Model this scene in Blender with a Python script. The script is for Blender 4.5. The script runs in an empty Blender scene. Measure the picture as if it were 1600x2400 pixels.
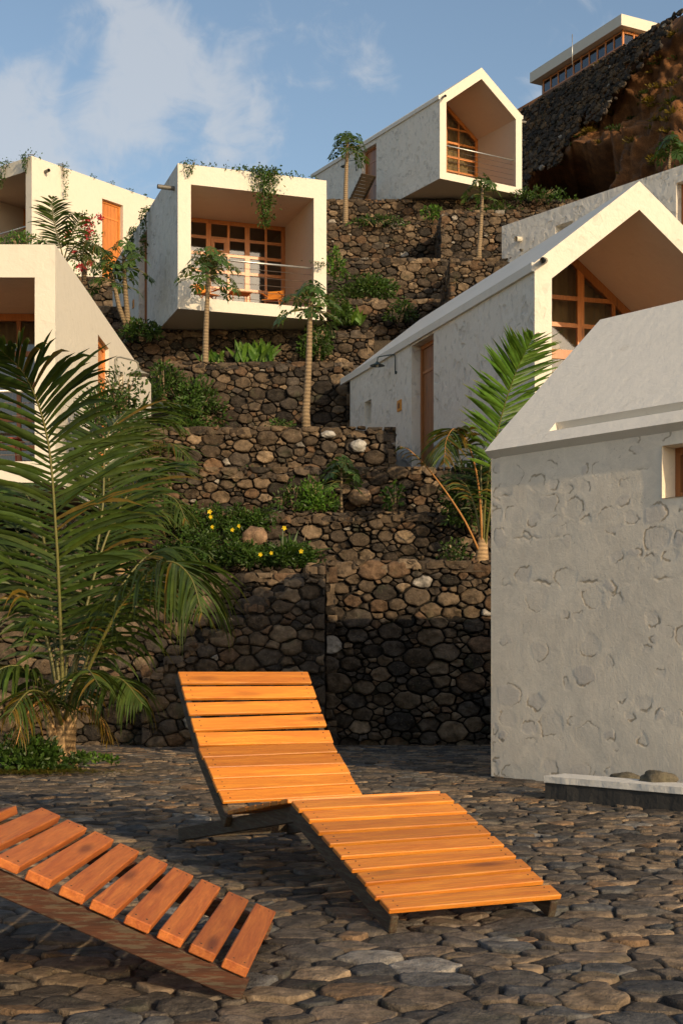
import bpy, math, random
from math import radians as R, sin, cos, pi, sqrt, tan
from mathutils import Vector, noise as mnoise
D = bpy.data
SC = bpy.context.scene
COL = SC.collection
F_PX, HOR, CH = 3180.0, 1510.0, 1.12      # focal length and horizon in photograph pixels, eye height in metres

def at(px, py, Y):
    """point at ground distance Y seen at photograph pixel px, py"""
    return Vector(((px-800)/F_PX*Y, Y, CH+(HOR-py)/F_PX*Y))

# ------------------------------------------------------------ camera, sky, sun, exposure
cam = D.cameras.new('camera'); co = D.objects.new('camera', cam); COL.objects.link(co)
co.location = (0, 0, CH); co.rotation_euler = (R(90), 0, 0)
cam.sensor_fit = 'AUTO'; cam.sensor_width = 36; cam.lens = F_PX/2400*36
cam.shift_y = (HOR-1200)/2400; cam.clip_start = 0.05; cam.clip_end = 3000
SC.camera = co
AZ, EL = R(35.6), R(18.5)                  # sun behind the camera to the right, low
SUNV = Vector((sin(AZ)*cos(EL), -cos(AZ)*cos(EL), sin(EL)))
sl = D.lights.new('sun', 'SUN'); so = D.objects.new('sun', sl); COL.objects.link(so)
sl.energy = 3.15; sl.angle = R(0.5); sl.color = (1.0, 0.77, 0.49)
so.rotation_euler = SUNV.to_track_quat('Z', 'Y').to_euler()
SC.view_settings.view_transform = 'Standard'; SC.view_settings.look = 'None'
SC.view_settings.exposure = 0.24; SC.view_settings.gamma = 1.0

w = D.worlds.new('World'); SC.world = w; w.use_nodes = True
nt = w.node_tree; nt.nodes.clear()
def N(nt, t, **k):
    n = nt.nodes.new(t)
    for a, b in k.items():
        if a in n.inputs and not hasattr(n, a): n.inputs[a].default_value = b
        else:
            try: setattr(n, a, b)
            except Exception: n.inputs[a].default_value = b
    return n
def math_(nt, op, a=None, b=None, c=None, clamp=False):
    n = nt.nodes.new('ShaderNodeMath'); n.operation = op; n.use_clamp = clamp
    for i, v in enumerate((a, b, c)):
        if v is None: continue
        if isinstance(v, (int, float)): n.inputs[i].default_value = v
        else: nt.links.new(v, n.inputs[i])
    return n.outputs[0]
out = nt.nodes.new('ShaderNodeOutputWorld'); bg = nt.nodes.new('ShaderNodeBackground')
sky = nt.nodes.new('ShaderNodeTexSky'); sky.sky_type = 'NISHITA'; sky.sun_disc = False
sky.sun_elevation = EL; sky.sun_rotation = pi-AZ
sky.altitude = 200; sky.air_density = 1.0; sky.dust_density = 1.6; sky.ozone_density = 1.6
tc = nt.nodes.new('ShaderNodeTexCoord')
# soft clouds in the sky itself
mp = nt.nodes.new('ShaderNodeMapping'); mp.inputs['Scale'].default_value = (4.2, 4.2, 5.2)
mp.inputs['Location'].default_value = (0.35, 0.1, 0.4)
nt.links.new(tc.outputs['Generated'], mp.inputs[0])
n1 = N(nt, 'ShaderNodeTexNoise'); n1.inputs['Scale'].default_value = 2.3; n1.inputs['Detail'].default_value = 5
n1.inputs['Roughness'].default_value = 0.5; n1.inputs['Distortion'].default_value = 0.45
nt.links.new(mp.outputs[0], n1.inputs['Vector'])
acc = math_(nt, 'MULTIPLY_ADD', n1.outputs['Fac'], 2.6, -1.22)
def cloud_bank(px, py, rad, amt):
    """a bank of cloud in a direction of the sky"""
    global acc
    d = Vector(((px-800)/F_PX, 1, (HOR-py)/F_PX)).normalized()
    vm = nt.nodes.new('ShaderNodeVectorMath'); vm.operation = 'DISTANCE'
    nt.links.new(tc.outputs['Generated'], vm.inputs[0]); vm.inputs[1].default_value = d
    mr = nt.nodes.new('ShaderNodeMapRange'); mr.interpolation_type = 'SMOOTHSTEP'
    nt.links.new(vm.outputs['Value'], mr.inputs['Value'])
    mr.inputs['From Min'].default_value = 0; mr.inputs['From Max'].default_value = rad
    mr.inputs['To Min'].default_value = amt*(.72 if amt > 0 else 1.2); mr.inputs['To Max'].default_value = 0
    acc = math_(nt, 'ADD', acc, mr.outputs[0])
for a in ((380, 40, .09, .30), (470, 190, .08, .30), (560, 260, .05, .25), (230, 300, .11, .62), (40, 290, .10, .62), (130, 360, .08, .45), (250, 20, .05, .25),
          (430, 360, .10, .28), (830, 60, .05, .24), (850, 160, .045, .22), (1300, 30, .10, .12), (60, 60, .09, -.25),
          (700, 330, .05, -.1), (1050, 60, .07, -.15), (160, 210, .05, -.2)): cloud_bank(*a)
n2c = N(nt, 'ShaderNodeTexNoise'); n2c.inputs['Scale'].default_value = 6.5; n2c.inputs['Detail'].default_value = 7; n2c.inputs['Roughness'].default_value = .6; n2c.inputs['Distortion'].default_value = .8
nt.links.new(mp.outputs[0], n2c.inputs['Vector'])
acc = math_(nt, 'ADD', acc, math_(nt, 'MULTIPLY_ADD', n2c.outputs['Fac'], 1.3, -.65))
cr = nt.nodes.new('ShaderNodeMapRange'); cr.interpolation_type = 'SMOOTHSTEP'
cr.inputs['From Min'].default_value = 0.16; cr.inputs['From Max'].default_value = 0.85
cr.inputs['To Max'].default_value = 0.60
nt.links.new(acc, cr.inputs['Value'])
mx = nt.nodes.new('ShaderNodeMix'); mx.data_type = 'RGBA'
tint = nt.nodes.new('ShaderNodeMix'); tint.data_type = 'RGBA'; tint.blend_type = 'MULTIPLY'; tint.inputs[0].default_value = 1
tint.inputs[7].default_value = (.98, .92, .84, 1)   # warm white balance put on the sky colour
nt.links.new(sky.outputs[0], tint.inputs[6])
nt.links.new(cr.outputs[0], mx.inputs[0]); nt.links.new(tint.outputs[2], mx.inputs[6])
mx.inputs[7].default_value = (3.7, 3.75, 3.85, 1)
nt.links.new(mx.outputs[2], bg.inputs[0]); bg.inputs[1].default_value = 0.15
nt.links.new(bg.outputs[0], out.inputs[0])

SC.render.engine = 'CYCLES'
SC.cycles.max_bounces = 6; SC.cycles.diffuse_bounces = 3; SC.cycles.transparent_max_bounces = 12
try: SC.cycles.use_denoising = True
except Exception: pass

# ------------------------------------------------------------ object helpers
def tag(o, label=None, cat=None, group=None, kind=None):
    if label: o['label'] = label
    if cat: o['category'] = cat
    if group: o['group'] = group
    if kind: o['kind'] = kind
    return o
def empty(name, loc=(0, 0, 0), rz=0):
    o = D.objects.new(name, None); COL.objects.link(o); o.location = loc; o.rotation_euler = (0, 0, rz)
    o.empty_display_size = .2
    return o
class MB:
    def __init__(s): s.v = []; s.f = []; s.c = []; s.sm = []; s.cur = (1, 1, 1, 1); s.m = []; s.mi = 0
    def add(s, vs, fs, smooth=False, col=None):
        b = len(s.v); c = col or s.cur
        s.v += [tuple(p) for p in vs]; s.c += [c]*len(vs)
        s.f += [tuple(i+b for i in f) for f in fs]; s.sm += [smooth]*len(fs); s.m += [s.mi]*len(fs)
    def box(s, lo, hi, col=None):
        x0, y0, z0 = lo; x1, y1, z1 = hi
        s.add([(x0,y0,z0),(x1,y0,z0),(x1,y1,z0),(x0,y1,z0),(x0,y0,z1),(x1,y0,z1),(x1,y1,z1),(x0,y1,z1)],
              [(0,3,2,1),(4,5,6,7),(0,1,5,4),(1,2,6,5),(2,3,7,6),(3,0,4,7)], col=col)
    def obox(s, c, ex, ey, ez, col=None, cham=0.0):
        """oriented box; ex, ey, ez are half-extent vectors; optional chamfer along all edges"""
        c = Vector(c); ex = Vector(ex); ey = Vector(ey); ez = Vector(ez)
        if cham <= 0:
            p = [c+ex*a+ey*b+ez*d for d in (-1,1) for a, b in ((-1,-1),(1,-1),(1,1),(-1,1))]
            s.add(p, [(0,3,2,1),(4,5,6,7),(0,1,5,4),(1,2,6,5),(2,3,7,6),(3,0,4,7)], col=col); return
        L = [ex.length, ey.length, ez.length]; k = [max(0, 1-cham/l) for l in L]
        vs = []; idx = {}
        for sx in (-1,1):
            for sy in (-1,1):
                for sz in (-1,1):
                    for ax in range(3):
                        f = [k[0]*sx, k[1]*sy, k[2]*sz]; f[ax] = (sx, sy, sz)[ax]
                        idx[(sx,sy,sz,ax)] = len(vs); vs.append(c+ex*f[0]+ey*f[1]+ez*f[2])
        fs = []
        for sx in (-1,1):
            q = [idx[(sx,a,b,0)] for a, b in ((-1,-1),(1,-1),(1,1),(-1,1))]; fs.append(q if sx>0 else q[::-1])
            q = [idx[(a,sx,b,1)] for a, b in ((-1,-1),(-1,1),(1,1),(1,-1))]; fs.append(q if sx>0 else q[::-1])
            q = [idx[(a,b,sx,2)] for a, b in ((-1,-1),(1,-1),(1,1),(-1,1))]; fs.append(q if sx>0 else q[::-1])
        for a in (-1,1):
            for b in (-1,1):
                fs.append([idx[(-1,a,b,1)], idx[(1,a,b,1)], idx[(1,a,b,2)], idx[(-1,a,b,2)]])
                fs.append([idx[(a,-1,b,0)], idx[(a,1,b,0)], idx[(a,1,b,2)], idx[(a,-1,b,2)]])
                fs.append([idx[(a,b,-1,0)], idx[(a,b,1,0)], idx[(a,b,1,1)], idx[(a,b,-1,1)]])
                for d in (-1,1): fs.append([idx[(a,b,d,0)], idx[(a,b,d,1)], idx[(a,b,d,2)]])
        s.add(vs, fs, col=col)
    def tube(s, pts, rad, n=8, col=None, cap=True):
        pts = [Vector(p) for p in pts]
        if not isinstance(rad, (list, tuple)): rad = [rad]*len(pts)
        up = Vector((0.13, 0.21, 1)).normalized(); vs = []; fs = []
        for i, p in enumerate(pts):
            t = (pts[min(i+1, len(pts)-1)]-pts[max(i-1, 0)]).normalized()
            a = t.cross(up)
            if a.length < 1e-3: a = t.cross(Vector((1, 0, 0)))
            a.normalize(); b = t.cross(a)
            for k in range(n):
                an = 2*pi*k/n; vs.append(p+(a*cos(an)+b*sin(an))*rad[i])
        for i in range(len(pts)-1):
            for k in range(n):
                fs.append((i*n+k, i*n+(k+1)%n, (i+1)*n+(k+1)%n, (i+1)*n+k))
        if cap: fs.append(tuple(range(n))[::-1]); fs.append(tuple(range((len(pts)-1)*n, len(pts)*n)))
        s.add(vs, fs, smooth=True, col=col)
    def build(s, name, mat, parent=None, fix=False):
        me = D.meshes.new(name); me.from_pydata(s.v, [], s.f)
        if not isinstance(mat, (list, tuple)): mat = [mat]
        for m in mat: me.materials.append(m)
        me.polygons.foreach_set('use_smooth', s.sm)
        if len(mat) > 1: me.polygons.foreach_set('material_index', s.m)
        ca = me.color_attributes.new('col', 'FLOAT_COLOR', 'POINT')
        fl = []
        for c in s.c: fl += [c[0], c[1], c[2], 1.0]
        ca.data.foreach_set('color', fl)
        me.update()
        if fix:
            import bmesh
            bm = bmesh.new(); bm.from_mesh(me); bmesh.ops.recalc_face_normals(bm, faces=bm.faces); bm.to_mesh(me); bm.free()
        o = D.objects.new(name, me); COL.objects.link(o)
        if parent: o.parent = parent
        return o

# ------------------------------------------------------------ materials
def newmat(name):
    m = D.materials.new(name); m.use_nodes = True; nt = m.node_tree
    b = nt.nodes['Principled BSDF']
    return m, nt, b
def objco(nt, scale=(1,1,1), src='Object'):
    t = nt.nodes.new('ShaderNodeTexCoord'); mp = nt.nodes.new('ShaderNodeMapping')
    mp.inputs['Scale'].default_value = scale; nt.links.new(t.outputs[src], mp.inputs[0]); return mp.outputs[0]
def noi(nt, vec, scale, detail=4, rough=.55, dist=0):
    n = nt.nodes.new('ShaderNodeTexNoise'); n.inputs['Scale'].default_value = scale; n.inputs['Detail'].default_value = detail
    n.inputs['Roughness'].default_value = rough; n.inputs['Distortion'].default_value = dist
    if vec: nt.links.new(vec, n.inputs['Vector'])
    return n.outputs['Fac']
def ramp(nt, fac, stops, interp='LINEAR'):
    r = nt.nodes.new('ShaderNodeValToRGB'); r.color_ramp.interpolation = interp
    e = r.color_ramp.elements
    while len(e) < len(stops): e.new(0.5)
    for i, (p, c) in enumerate(stops):
        e[i].position = p
        e[i].color = (c, c, c, 1) if isinstance(c, (int, float)) else (*c, 1)
    nt.links.new(fac, r.inputs[0]); return r.outputs[0]
def mixc(nt, fac, a, b, mode='MIX'):
    m = nt.nodes.new('ShaderNodeMix'); m.data_type = 'RGBA'; m.blend_type = mode
    for i, v in ((0, fac), (6, a), (7, b)):
        if isinstance(v, (int, float)): m.inputs[i].default_value = v
        elif isinstance(v, tuple): m.inputs[i].default_value = (*v, 1)
        else: nt.links.new(v, m.inputs[i])
    return m.outputs[2]
def bump(nt, b, h, dist, strength=1.0, prev=None):
    n = nt.nodes.new('ShaderNodeBump'); n.inputs['Distance'].default_value = dist; n.inputs['Strength'].default_value = strength
    nt.links.new(h, n.inputs['Height'])
    if prev: nt.links.new(prev, n.inputs['Normal'])
    nt.links.new(n.outputs[0], b.inputs['Normal']); return n.outputs[0]
def attr(nt, name='col'):
    a = nt.nodes.new('ShaderNodeAttribute'); a.attribute_name = name; return a.outputs['Color']

def plaster(name, base, mott=0.0, rough_amt=1.0, dirt=.3):
    m, nt, b = newmat(name); v = objco(nt)
    big = noi(nt, v, 0.9, 5, .6); fine = noi(nt, v, 38, 4, .6); mid = noi(nt, v, 7, 5, .6, .3)
    vo = nt.nodes.new('ShaderNodeTexVoronoi'); vo.inputs['Scale'].default_value = 4.2; vo.inputs['Randomness'].default_value = 1
    wv = nt.nodes.new('ShaderNodeVectorMath'); wv.operation = 'ADD'
    nn = nt.nodes.new('ShaderNodeTexNoise'); nn.inputs['Scale'].default_value = 3.5; nt.links.new(v, nn.inputs['Vector'])
    sc_ = nt.nodes.new('ShaderNodeVectorMath'); sc_.operation = 'SCALE'; sc_.inputs['Scale'].default_value = .35
    nt.links.new(nn.outputs['Color'], sc_.inputs[0]); nt.links.new(v, wv.inputs[0]); nt.links.new(sc_.outputs[0], wv.inputs[1])
    nt.links.new(wv.outputs[0], vo.inputs['Vector'])
    cell = ramp(nt, vo.outputs['Distance'], [(0, 0.0), (.30, 0.0), (.42, 1.0)])
    pick = ramp(nt, noi(nt, v, 1.7, 3, .5), [(.42, 0.0), (.56, 1.0)])
    c = mixc(nt, ramp(nt, big, [(.35, 0.0), (.7, 1.0)]), base, tuple(x*(1-.16*dirt) for x in base))
    inv = math_(nt, 'SUBTRACT', 1.0, cell)
    spots = ramp(nt, noi(nt, objco(nt, (1, 1, .62)), 8.5, 4, .55, .5), [(.57, 0.0), (.66, 1.0)])
    grey = tuple(x*y for x, y in zip(base, (.52, .52, .53)))
    mk = math_(nt, 'MULTIPLY', math_(nt, 'MULTIPLY', inv, pick), mott*.35)
    c = mixc(nt, mk, c, grey)
    c = mixc(nt, math_(nt, 'MULTIPLY', spots, mott*.6), c, grey)
    dirtm = ramp(nt, noi(nt, v, 2.3, 8, .72), [(.60, 0.0), (.74, 1.0)])
    c = mixc(nt, math_(nt, 'MULTIPLY', dirtm, dirt), c, (.34, .27, .18))
    # streaks that run down the wall
    vs = objco(nt, (5, 5, .35)); st = ramp(nt, noi(nt, vs, 1.6, 5, .6), [(.60, 0.0), (.80, 1.0)])
    c = mixc(nt, math_(nt, 'MULTIPLY', st, dirt*.7), c, (.42, .37, .28))
    nt.links.new(c, b.inputs['Base Color']); b.inputs['Roughness'].default_value = .92; b.inputs['Specular IOR Level'].default_value = .2
    h1 = bump(nt, b, fine, .004*rough_amt)
    h2 = bump(nt, b, mid, .02*rough_amt, 1, h1)
    hh = math_(nt, 'MULTIPLY', cell, pick)
    bump(nt, b, hh, .02*mott+.0005, 1, h2)
    return m
M = {}
WB = (.72, .665, .56)
M['plaster'] = plaster('white_plaster', WB, .35, .8, .3)
M['plaster_rough'] = plaster('rough_white_plaster', (.76, .71, .62), .75, 1.0, .35)
M['plaster_smooth'] = plaster('smooth_white_plaster', (.70, .645, .54), .10, .45, .15)
M['plaster_roof'] = plaster('roof_plaster', (.75, .70, .61), .0, .35, .35)
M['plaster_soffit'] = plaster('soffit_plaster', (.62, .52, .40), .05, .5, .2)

def near_plaster():
    """plaster of the nearest house: cracks, chips and pale stones under the lime"""
    m, nt, b = newmat('chipped_lime_plaster'); v = objco(nt)
    a = attr(nt)
    sep = nt.nodes.new('ShaderNodeSeparateColor'); nt.links.new(a, sep.inputs[0])
    big = noi(nt, v, 1.1, 6, .6)
    c = mixc(nt, ramp(nt, big, [(.3, 0.0), (.7, 1.0)]), (.90, .785, .62), (.81, .70, .55))
    c = mixc(nt, math_(nt, 'MULTIPLY', sep.outputs[0], .6), c, (.56, .50, .45))      # pale grey stones
    chip = ramp(nt, math_(nt, 'MULTIPLY', sep.outputs[1], noi(nt, v, 26, 5, .75)), [(.13, 0.0), (.28, 1.0)])
    c = mixc(nt, math_(nt, 'MULTIPLY', chip, .75), c, (.36, .27, .17))
    pit = math_(nt, 'MULTIPLY', ramp(nt, noi(nt, v, 34, 5, .8), [(.585, 0.0), (.64, 1.0)]), ramp(nt, noi(nt, objco(nt, (1, 1, 2.2)), 2.1, 4, .65), [(.50, 0.0), (.60, 1.0)]))
    c = mixc(nt, math_(nt, 'MULTIPLY', pit, .6), c, (.34, .26, .17))
    tone = ramp(nt, noi(nt, v, 5.5, 6, .7, .8), [(.35, .90), (.65, 1.05)])
    c = mixc(nt, 1.0, c, tone, 'MULTIPLY')
    vs = objco(nt, (16, 16, .7)); c = mixc(nt, math_(nt, 'MULTIPLY', ramp(nt, noi(nt, vs, 2, 4, .6), [(.55, 0.0), (.8, 1.0)]), .22), c, (.5, .45, .37))
    nt.links.new(c, b.inputs['Base Color']); b.inputs['Roughness'].default_value = .95; b.inputs['Specular IOR Level'].default_value = .15
    h = bump(nt, b, noi(nt, v, 60, 4, .65), .0022)
    bump(nt, b, noi(nt, v, 22, 5, .65, .3), .003, 1, h)
    return m
M['near'] = near_plaster()

def stone(name, mult=1.0, sc=1.0):
    m, nt, b = newmat(name); v = objco(nt)
    a = attr(nt)
    n = noi(nt, v, 9*sc, 6, .68); n2 = noi(nt, v, 46*sc, 4, .7); n3 = noi(nt, v, 3*sc, 4, .6)
    c = mixc(nt, 1.0, a, ramp(nt, n, [(.3, .42), (.5, .95), (.72, 1.65)]), 'MULTIPLY')
    c = mixc(nt, math_(nt, 'MULTIPLY', ramp(nt, n2, [(.58, 0.0), (.72, 1.0)]), .45), c, (.30*mult, .24*mult, .16*mult))
    c = mixc(nt, math_(nt, 'MULTIPLY', ramp(nt, n3, [(.58, 0.0), (.7, 1.0)]), .25), c, (.05, .07, .03))
    nt.links.new(c, b.inputs['Base Color']); b.inputs['Roughness'].default_value = .9; b.inputs['Specular IOR Level'].default_value = .25
    h = bump(nt, b, n2, .006); bump(nt, b, n, .03, 1, h)
    return m
M['stone'] = stone('basalt_rubble')
M['cobble'] = stone('basalt_cobble', 1.0, 1.6)

def soil(name, c1, c2, sc=1.0):
    m, nt, b = newmat(name); v = objco(nt)
    n = noi(nt, v, 3*sc, 8, .7); n2 = noi(nt, v, 55*sc, 4, .7)
    c = mixc(nt, ramp(nt, n, [(.35, 0.0), (.65, 1.0)]), c1, c2)
    c = mixc(nt, 1.0, c, ramp(nt, n2, [(.3, .5), (.7, 1.5)]), 'MULTIPLY')
    nt.links.new(c, b.inputs['Base Color']); b.inputs['Roughness'].default_value = .96
    h = bump(nt, b, n2, .012); bump(nt, b, n, .06, 1, h)
    return m
M['soil'] = soil('dark_soil', (.035, .027, .018), (.075, .055, .035))
M['grit'] = soil('grit_between_stones', (.035, .028, .021), (.085, .06, .038), 2)
M['earth'] = soil('ochre_earth', (.075, .032, .011), (.21, .088, .026), .5)

def wood(name, c1, c2, axis='x', rough=.42, wear=0.0, coat=.3):
    m, nt, b = newmat(name)
    s = {'x': (1.2, 16, 16), 'z': (16, 16, 1.2), 'y': (16, 1.2, 16)}[axis]
    v = objco(nt, s); v0 = objco(nt)
    a = attr(nt)
    nd = nt.nodes.new('ShaderNodeVectorMath'); nd.operation = 'ADD'
    sc_ = nt.nodes.new('ShaderNodeVectorMath'); sc_.operation = 'SCALE'; sc_.inputs['Scale'].default_value = 37
    nt.links.new(a, sc_.inputs[0]); nt.links.new(v, nd.inputs[0]); nt.links.new(sc_.outputs[0], nd.inputs[1])
    g = noi(nt, nd.outputs[0], 2.2, 5, .65, .6)
    g2 = noi(nt, nd.outputs[0], 9, 3, .6)
    c = mixc(nt, ramp(nt, g, [(.30, 0.0), (.50, .55), (.70, 1.0)]), c1, c2)
    c = mixc(nt, 1.0, c, ramp(nt, g2, [(.25, .86), (.75, 1.10)]), 'MULTIPLY')
    # knots
    k = nt.nodes.new('ShaderNodeTexVoronoi'); ks = {'x': (1.7, 9, 9), 'z': (9, 9, 1.7), 'y': (9, 1.7, 9)}[axis]
    kv = objco(nt, ks); kd = nt.nodes.new('ShaderNodeVectorMath'); kd.operation = 'ADD'
    nt.links.new(kv, kd.inputs[0]); nt.links.new(sc_.outputs[0], kd.inputs[1]); nt.links.new(kd.outputs[0], k.inputs['Vector'])
    k.inputs['Scale'].default_value = 1.0
    kk = ramp(nt, k.outputs['Distance'], [(.08, 1.0), (.24, 0.0)])
    c = mixc(nt, math_(nt, 'MULTIPLY', kk, .75), c, tuple(x*.35 for x in c2))
    sep = nt.nodes.new('ShaderNodeSeparateColor'); nt.links.new(a, sep.inputs[0])
    c = mixc(nt, 1.0, c, ramp(nt, sep.outputs[2], [(0, .68), (1, 1.12)]), 'MULTIPLY')
    if wear:
        wv = objco(nt, {'x': (7, 60, 60), 'z': (60, 60, 7), 'y': (60, 7, 60)}[axis])
        wm = ramp(nt, noi(nt, wv, 1.4, 6, .7), [(.50, 0.0), (.56, 1.0)])
        c = mixc(nt, math_(nt, 'MULTIPLY', wm, wear), c, (.20, .23, .15))
    nt.links.new(c, b.inputs['Base Color'])
    b.inputs['Roughness'].default_value = rough; b.inputs['Coat Weight'].default_value = coat; b.inputs['Coat Roughness'].default_value = .3
    h = bump(nt, b, g2, .0015); bump(nt, b, g, .003, 1, h)
    return m
M['slat'] = wood('orange_varnished_pine', (.76, .285, .026), (.54, .155, .014), 'x', .5, 0, .12)
M['slat_red'] = wood('reddish_stained_pine', (.66, .20, .034), (.42, .098, .018), 'x', .6, 0, .06)
M['rail'] = wood('dark_rail_wood', (.085, .05, .025), (.045, .025, .012), 'y', .75, .15, 0)
M['rail_worn'] = wood('peeling_rail_wood', (.13, .04, .012), (.05, .017, .006), 'y', .8, .18, 0)
M['frame'] = wood('orange_window_wood', (.66, .245, .045), (.48, .155, .026), 'z', .45)
M['door'] = wood('orange_door_wood', (.70, .25, .045), (.55, .17, .03), 'z', .45)
M['door_dark'] = wood('brown_door_wood', (.40, .15, .035), (.28, .095, .022), 'z', .45)

def simple(name, col, rough=.6, metal=0, nscale=20, amt=.25, bmp=.002):
    m, nt, b = newmat(name); v = objco(nt); n = noi(nt, v, nscale, 5, .6)
    c = mixc(nt, n, tuple(x*(1-amt) for x in col), tuple(min(1, x*(1+amt)) for x in col))
    nt.links.new(c, b.inputs['Base Color']); b.inputs['Roughness'].default_value = rough; b.inputs['Metallic'].default_value = metal
    bump(nt, b, n, bmp); return m
M['metal'] = simple('galvanised_steel', (.55, .55, .52), .4, .8)
M['cable'] = simple('rail_cable', (.13, .10, .08), .5, .5)
M['lamp'] = simple('green_black_lamp_metal', (.03, .05, .045), .4, .3)
M['lamp_pale'] = simple('weathered_lamp_metal', (.28, .27, .22), .5, .4)
M['bulb'] = simple('milky_bulb_glass', (.75, .70, .6), .25)
M['pipe'] = simple('dark_drain_pipe', (.13, .12, .10), .5)
M['pipe_pale'] = simple('pale_drain_pipe', (.6, .55, .45), .6)
M['plate'] = simple('orange_wooden_plate', (.72, .30, .04), .5)
M['plate_ink'] = simple('brown_plate_mark', (.20, .08, .02), .5)
M['curtain'] = simple('beige_curtain', (.46, .39, .28), .9, 0, 8, .1)
M['room'] = simple('room_wall', (.30, .25, .19), .95)
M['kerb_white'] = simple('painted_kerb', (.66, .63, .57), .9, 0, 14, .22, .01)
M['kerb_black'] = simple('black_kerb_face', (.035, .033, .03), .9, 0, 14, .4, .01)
M['red'] = simple('rusty_red_metal', (.30, .06, .03), .6)
M['tile_floor'] = simple('reddish_balcony_floor', (.32, .13, .07), .8)
M['nail'] = simple('dull_screw', (.09, .05, .03), .5, .5)
def glass():
    m, nt, b = newmat('window_glass')
    nt.nodes.remove(b); o = nt.nodes['Material Output']
    t = nt.nodes.new('ShaderNodeBsdfTransparent'); t.inputs[0].default_value = (.62, .58, .47, 1)
    g = nt.nodes.new('ShaderNodeBsdfGlossy'); g.inputs['Roughness'].default_value = .04; g.inputs[0].default_value = (.9, .9, .9, 1)
    fr = nt.nodes.new('ShaderNodeFresnel'); fr.inputs['IOR'].default_value = 1.6
    f2 = math_(nt, 'ADD', fr.outputs[0], .05)
    mxs = nt.nodes.new('ShaderNodeMixShader'); nt.links.new(f2, mxs.inputs[0]); nt.links.new(t.outputs[0], mxs.inputs[1]); nt.links.new(g.outputs[0], mxs.inputs[2])
    nt.links.new(mxs.outputs[0], o.inputs[0]); return m
M['glass'] = glass()
def leafmat(name, base, trans=.35, rough=.45):
    m, nt, b = newmat(name); o = nt.nodes['Material Output']
    a = attr(nt); v = objco(nt)
    c = mixc(nt, 1.0, base, a, 'MULTIPLY')
    c = mixc(nt, 1.0, c, ramp(nt, noi(nt, v, 12, 3, .6), [(.3, .75), (.7, 1.25)]), 'MULTIPLY')
    nt.links.new(c, b.inputs['Base Color']); b.inputs['Roughness'].default_value = rough; b.inputs['Specular IOR Level'].default_value = .35
    t = nt.nodes.new('ShaderNodeBsdfTranslucent'); tc_ = mixc(nt, 1.0, c, (1.3, 1.25, .5), 'MULTIPLY'); nt.links.new(tc_, t.inputs[0])
    mxs = nt.nodes.new('ShaderNodeMixShader'); mxs.inputs[0].default_value = trans
    nt.links.new(b.outputs[0], mxs.inputs[1]); nt.links.new(t.outputs[0], mxs.inputs[2]); nt.links.new(mxs.outputs[0], o.inputs[0])
    return m
M['leaf'] = leafmat('green_leaf', (.052, .100, .017))
M['leaf_bright'] = leafmat('bright_leaf', (.085, .17, .022))
M['palm'] = leafmat('palm_leaflet', (.052, .082, .013), .25, .45)
M['papaya'] = leafmat('papaya_leaf', (.07, .125, .03))
M['flower_y'] = leafmat('yellow_petal', (.85, .62, .03), .3)
M['flower_r'] = leafmat('crimson_petal', (.62, .03, .05), .3)
def barkmat(name, c1, c2):
    m, nt, b = newmat(name); v = objco(nt, (1, 1, 1)); rings = nt.nodes.new('ShaderNodeTexWave'); rings.bands_direction = 'Z'
    rings.inputs['Scale'].default_value = 5; rings.inputs['Distortion'].default_value = 3; rings.inputs['Detail'].default_value = 3
    nt.links.new(v, rings.inputs['Vector']); n = noi(nt, v, 14, 6, .7)
    c = mixc(nt, n, c1, c2); c = mixc(nt, 1.0, c, ramp(nt, rings.outputs['Fac'], [(0, .7), (1, 1.15)]), 'MULTIPLY')
    nt.links.new(c, b.inputs['Base Color']); b.inputs['Roughness'].default_value = .9
    h = bump(nt, b, rings.outputs['Fac'], .006); bump(nt, b, n, .012, 1, h); return m
M['bark'] = barkmat('pale_bark', (.16, .11, .06), (.36, .26, .15))
M['palmbark'] = barkmat('palm_bark', (.30, .17, .07), (.48, .33, .17))
M['rachis'] = simple('palm_rachis', (.13, .12, .028), .5)
M['rachis_dry'] = simple('dry_palm_rachis', (.38, .17, .04), .6)

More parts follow.
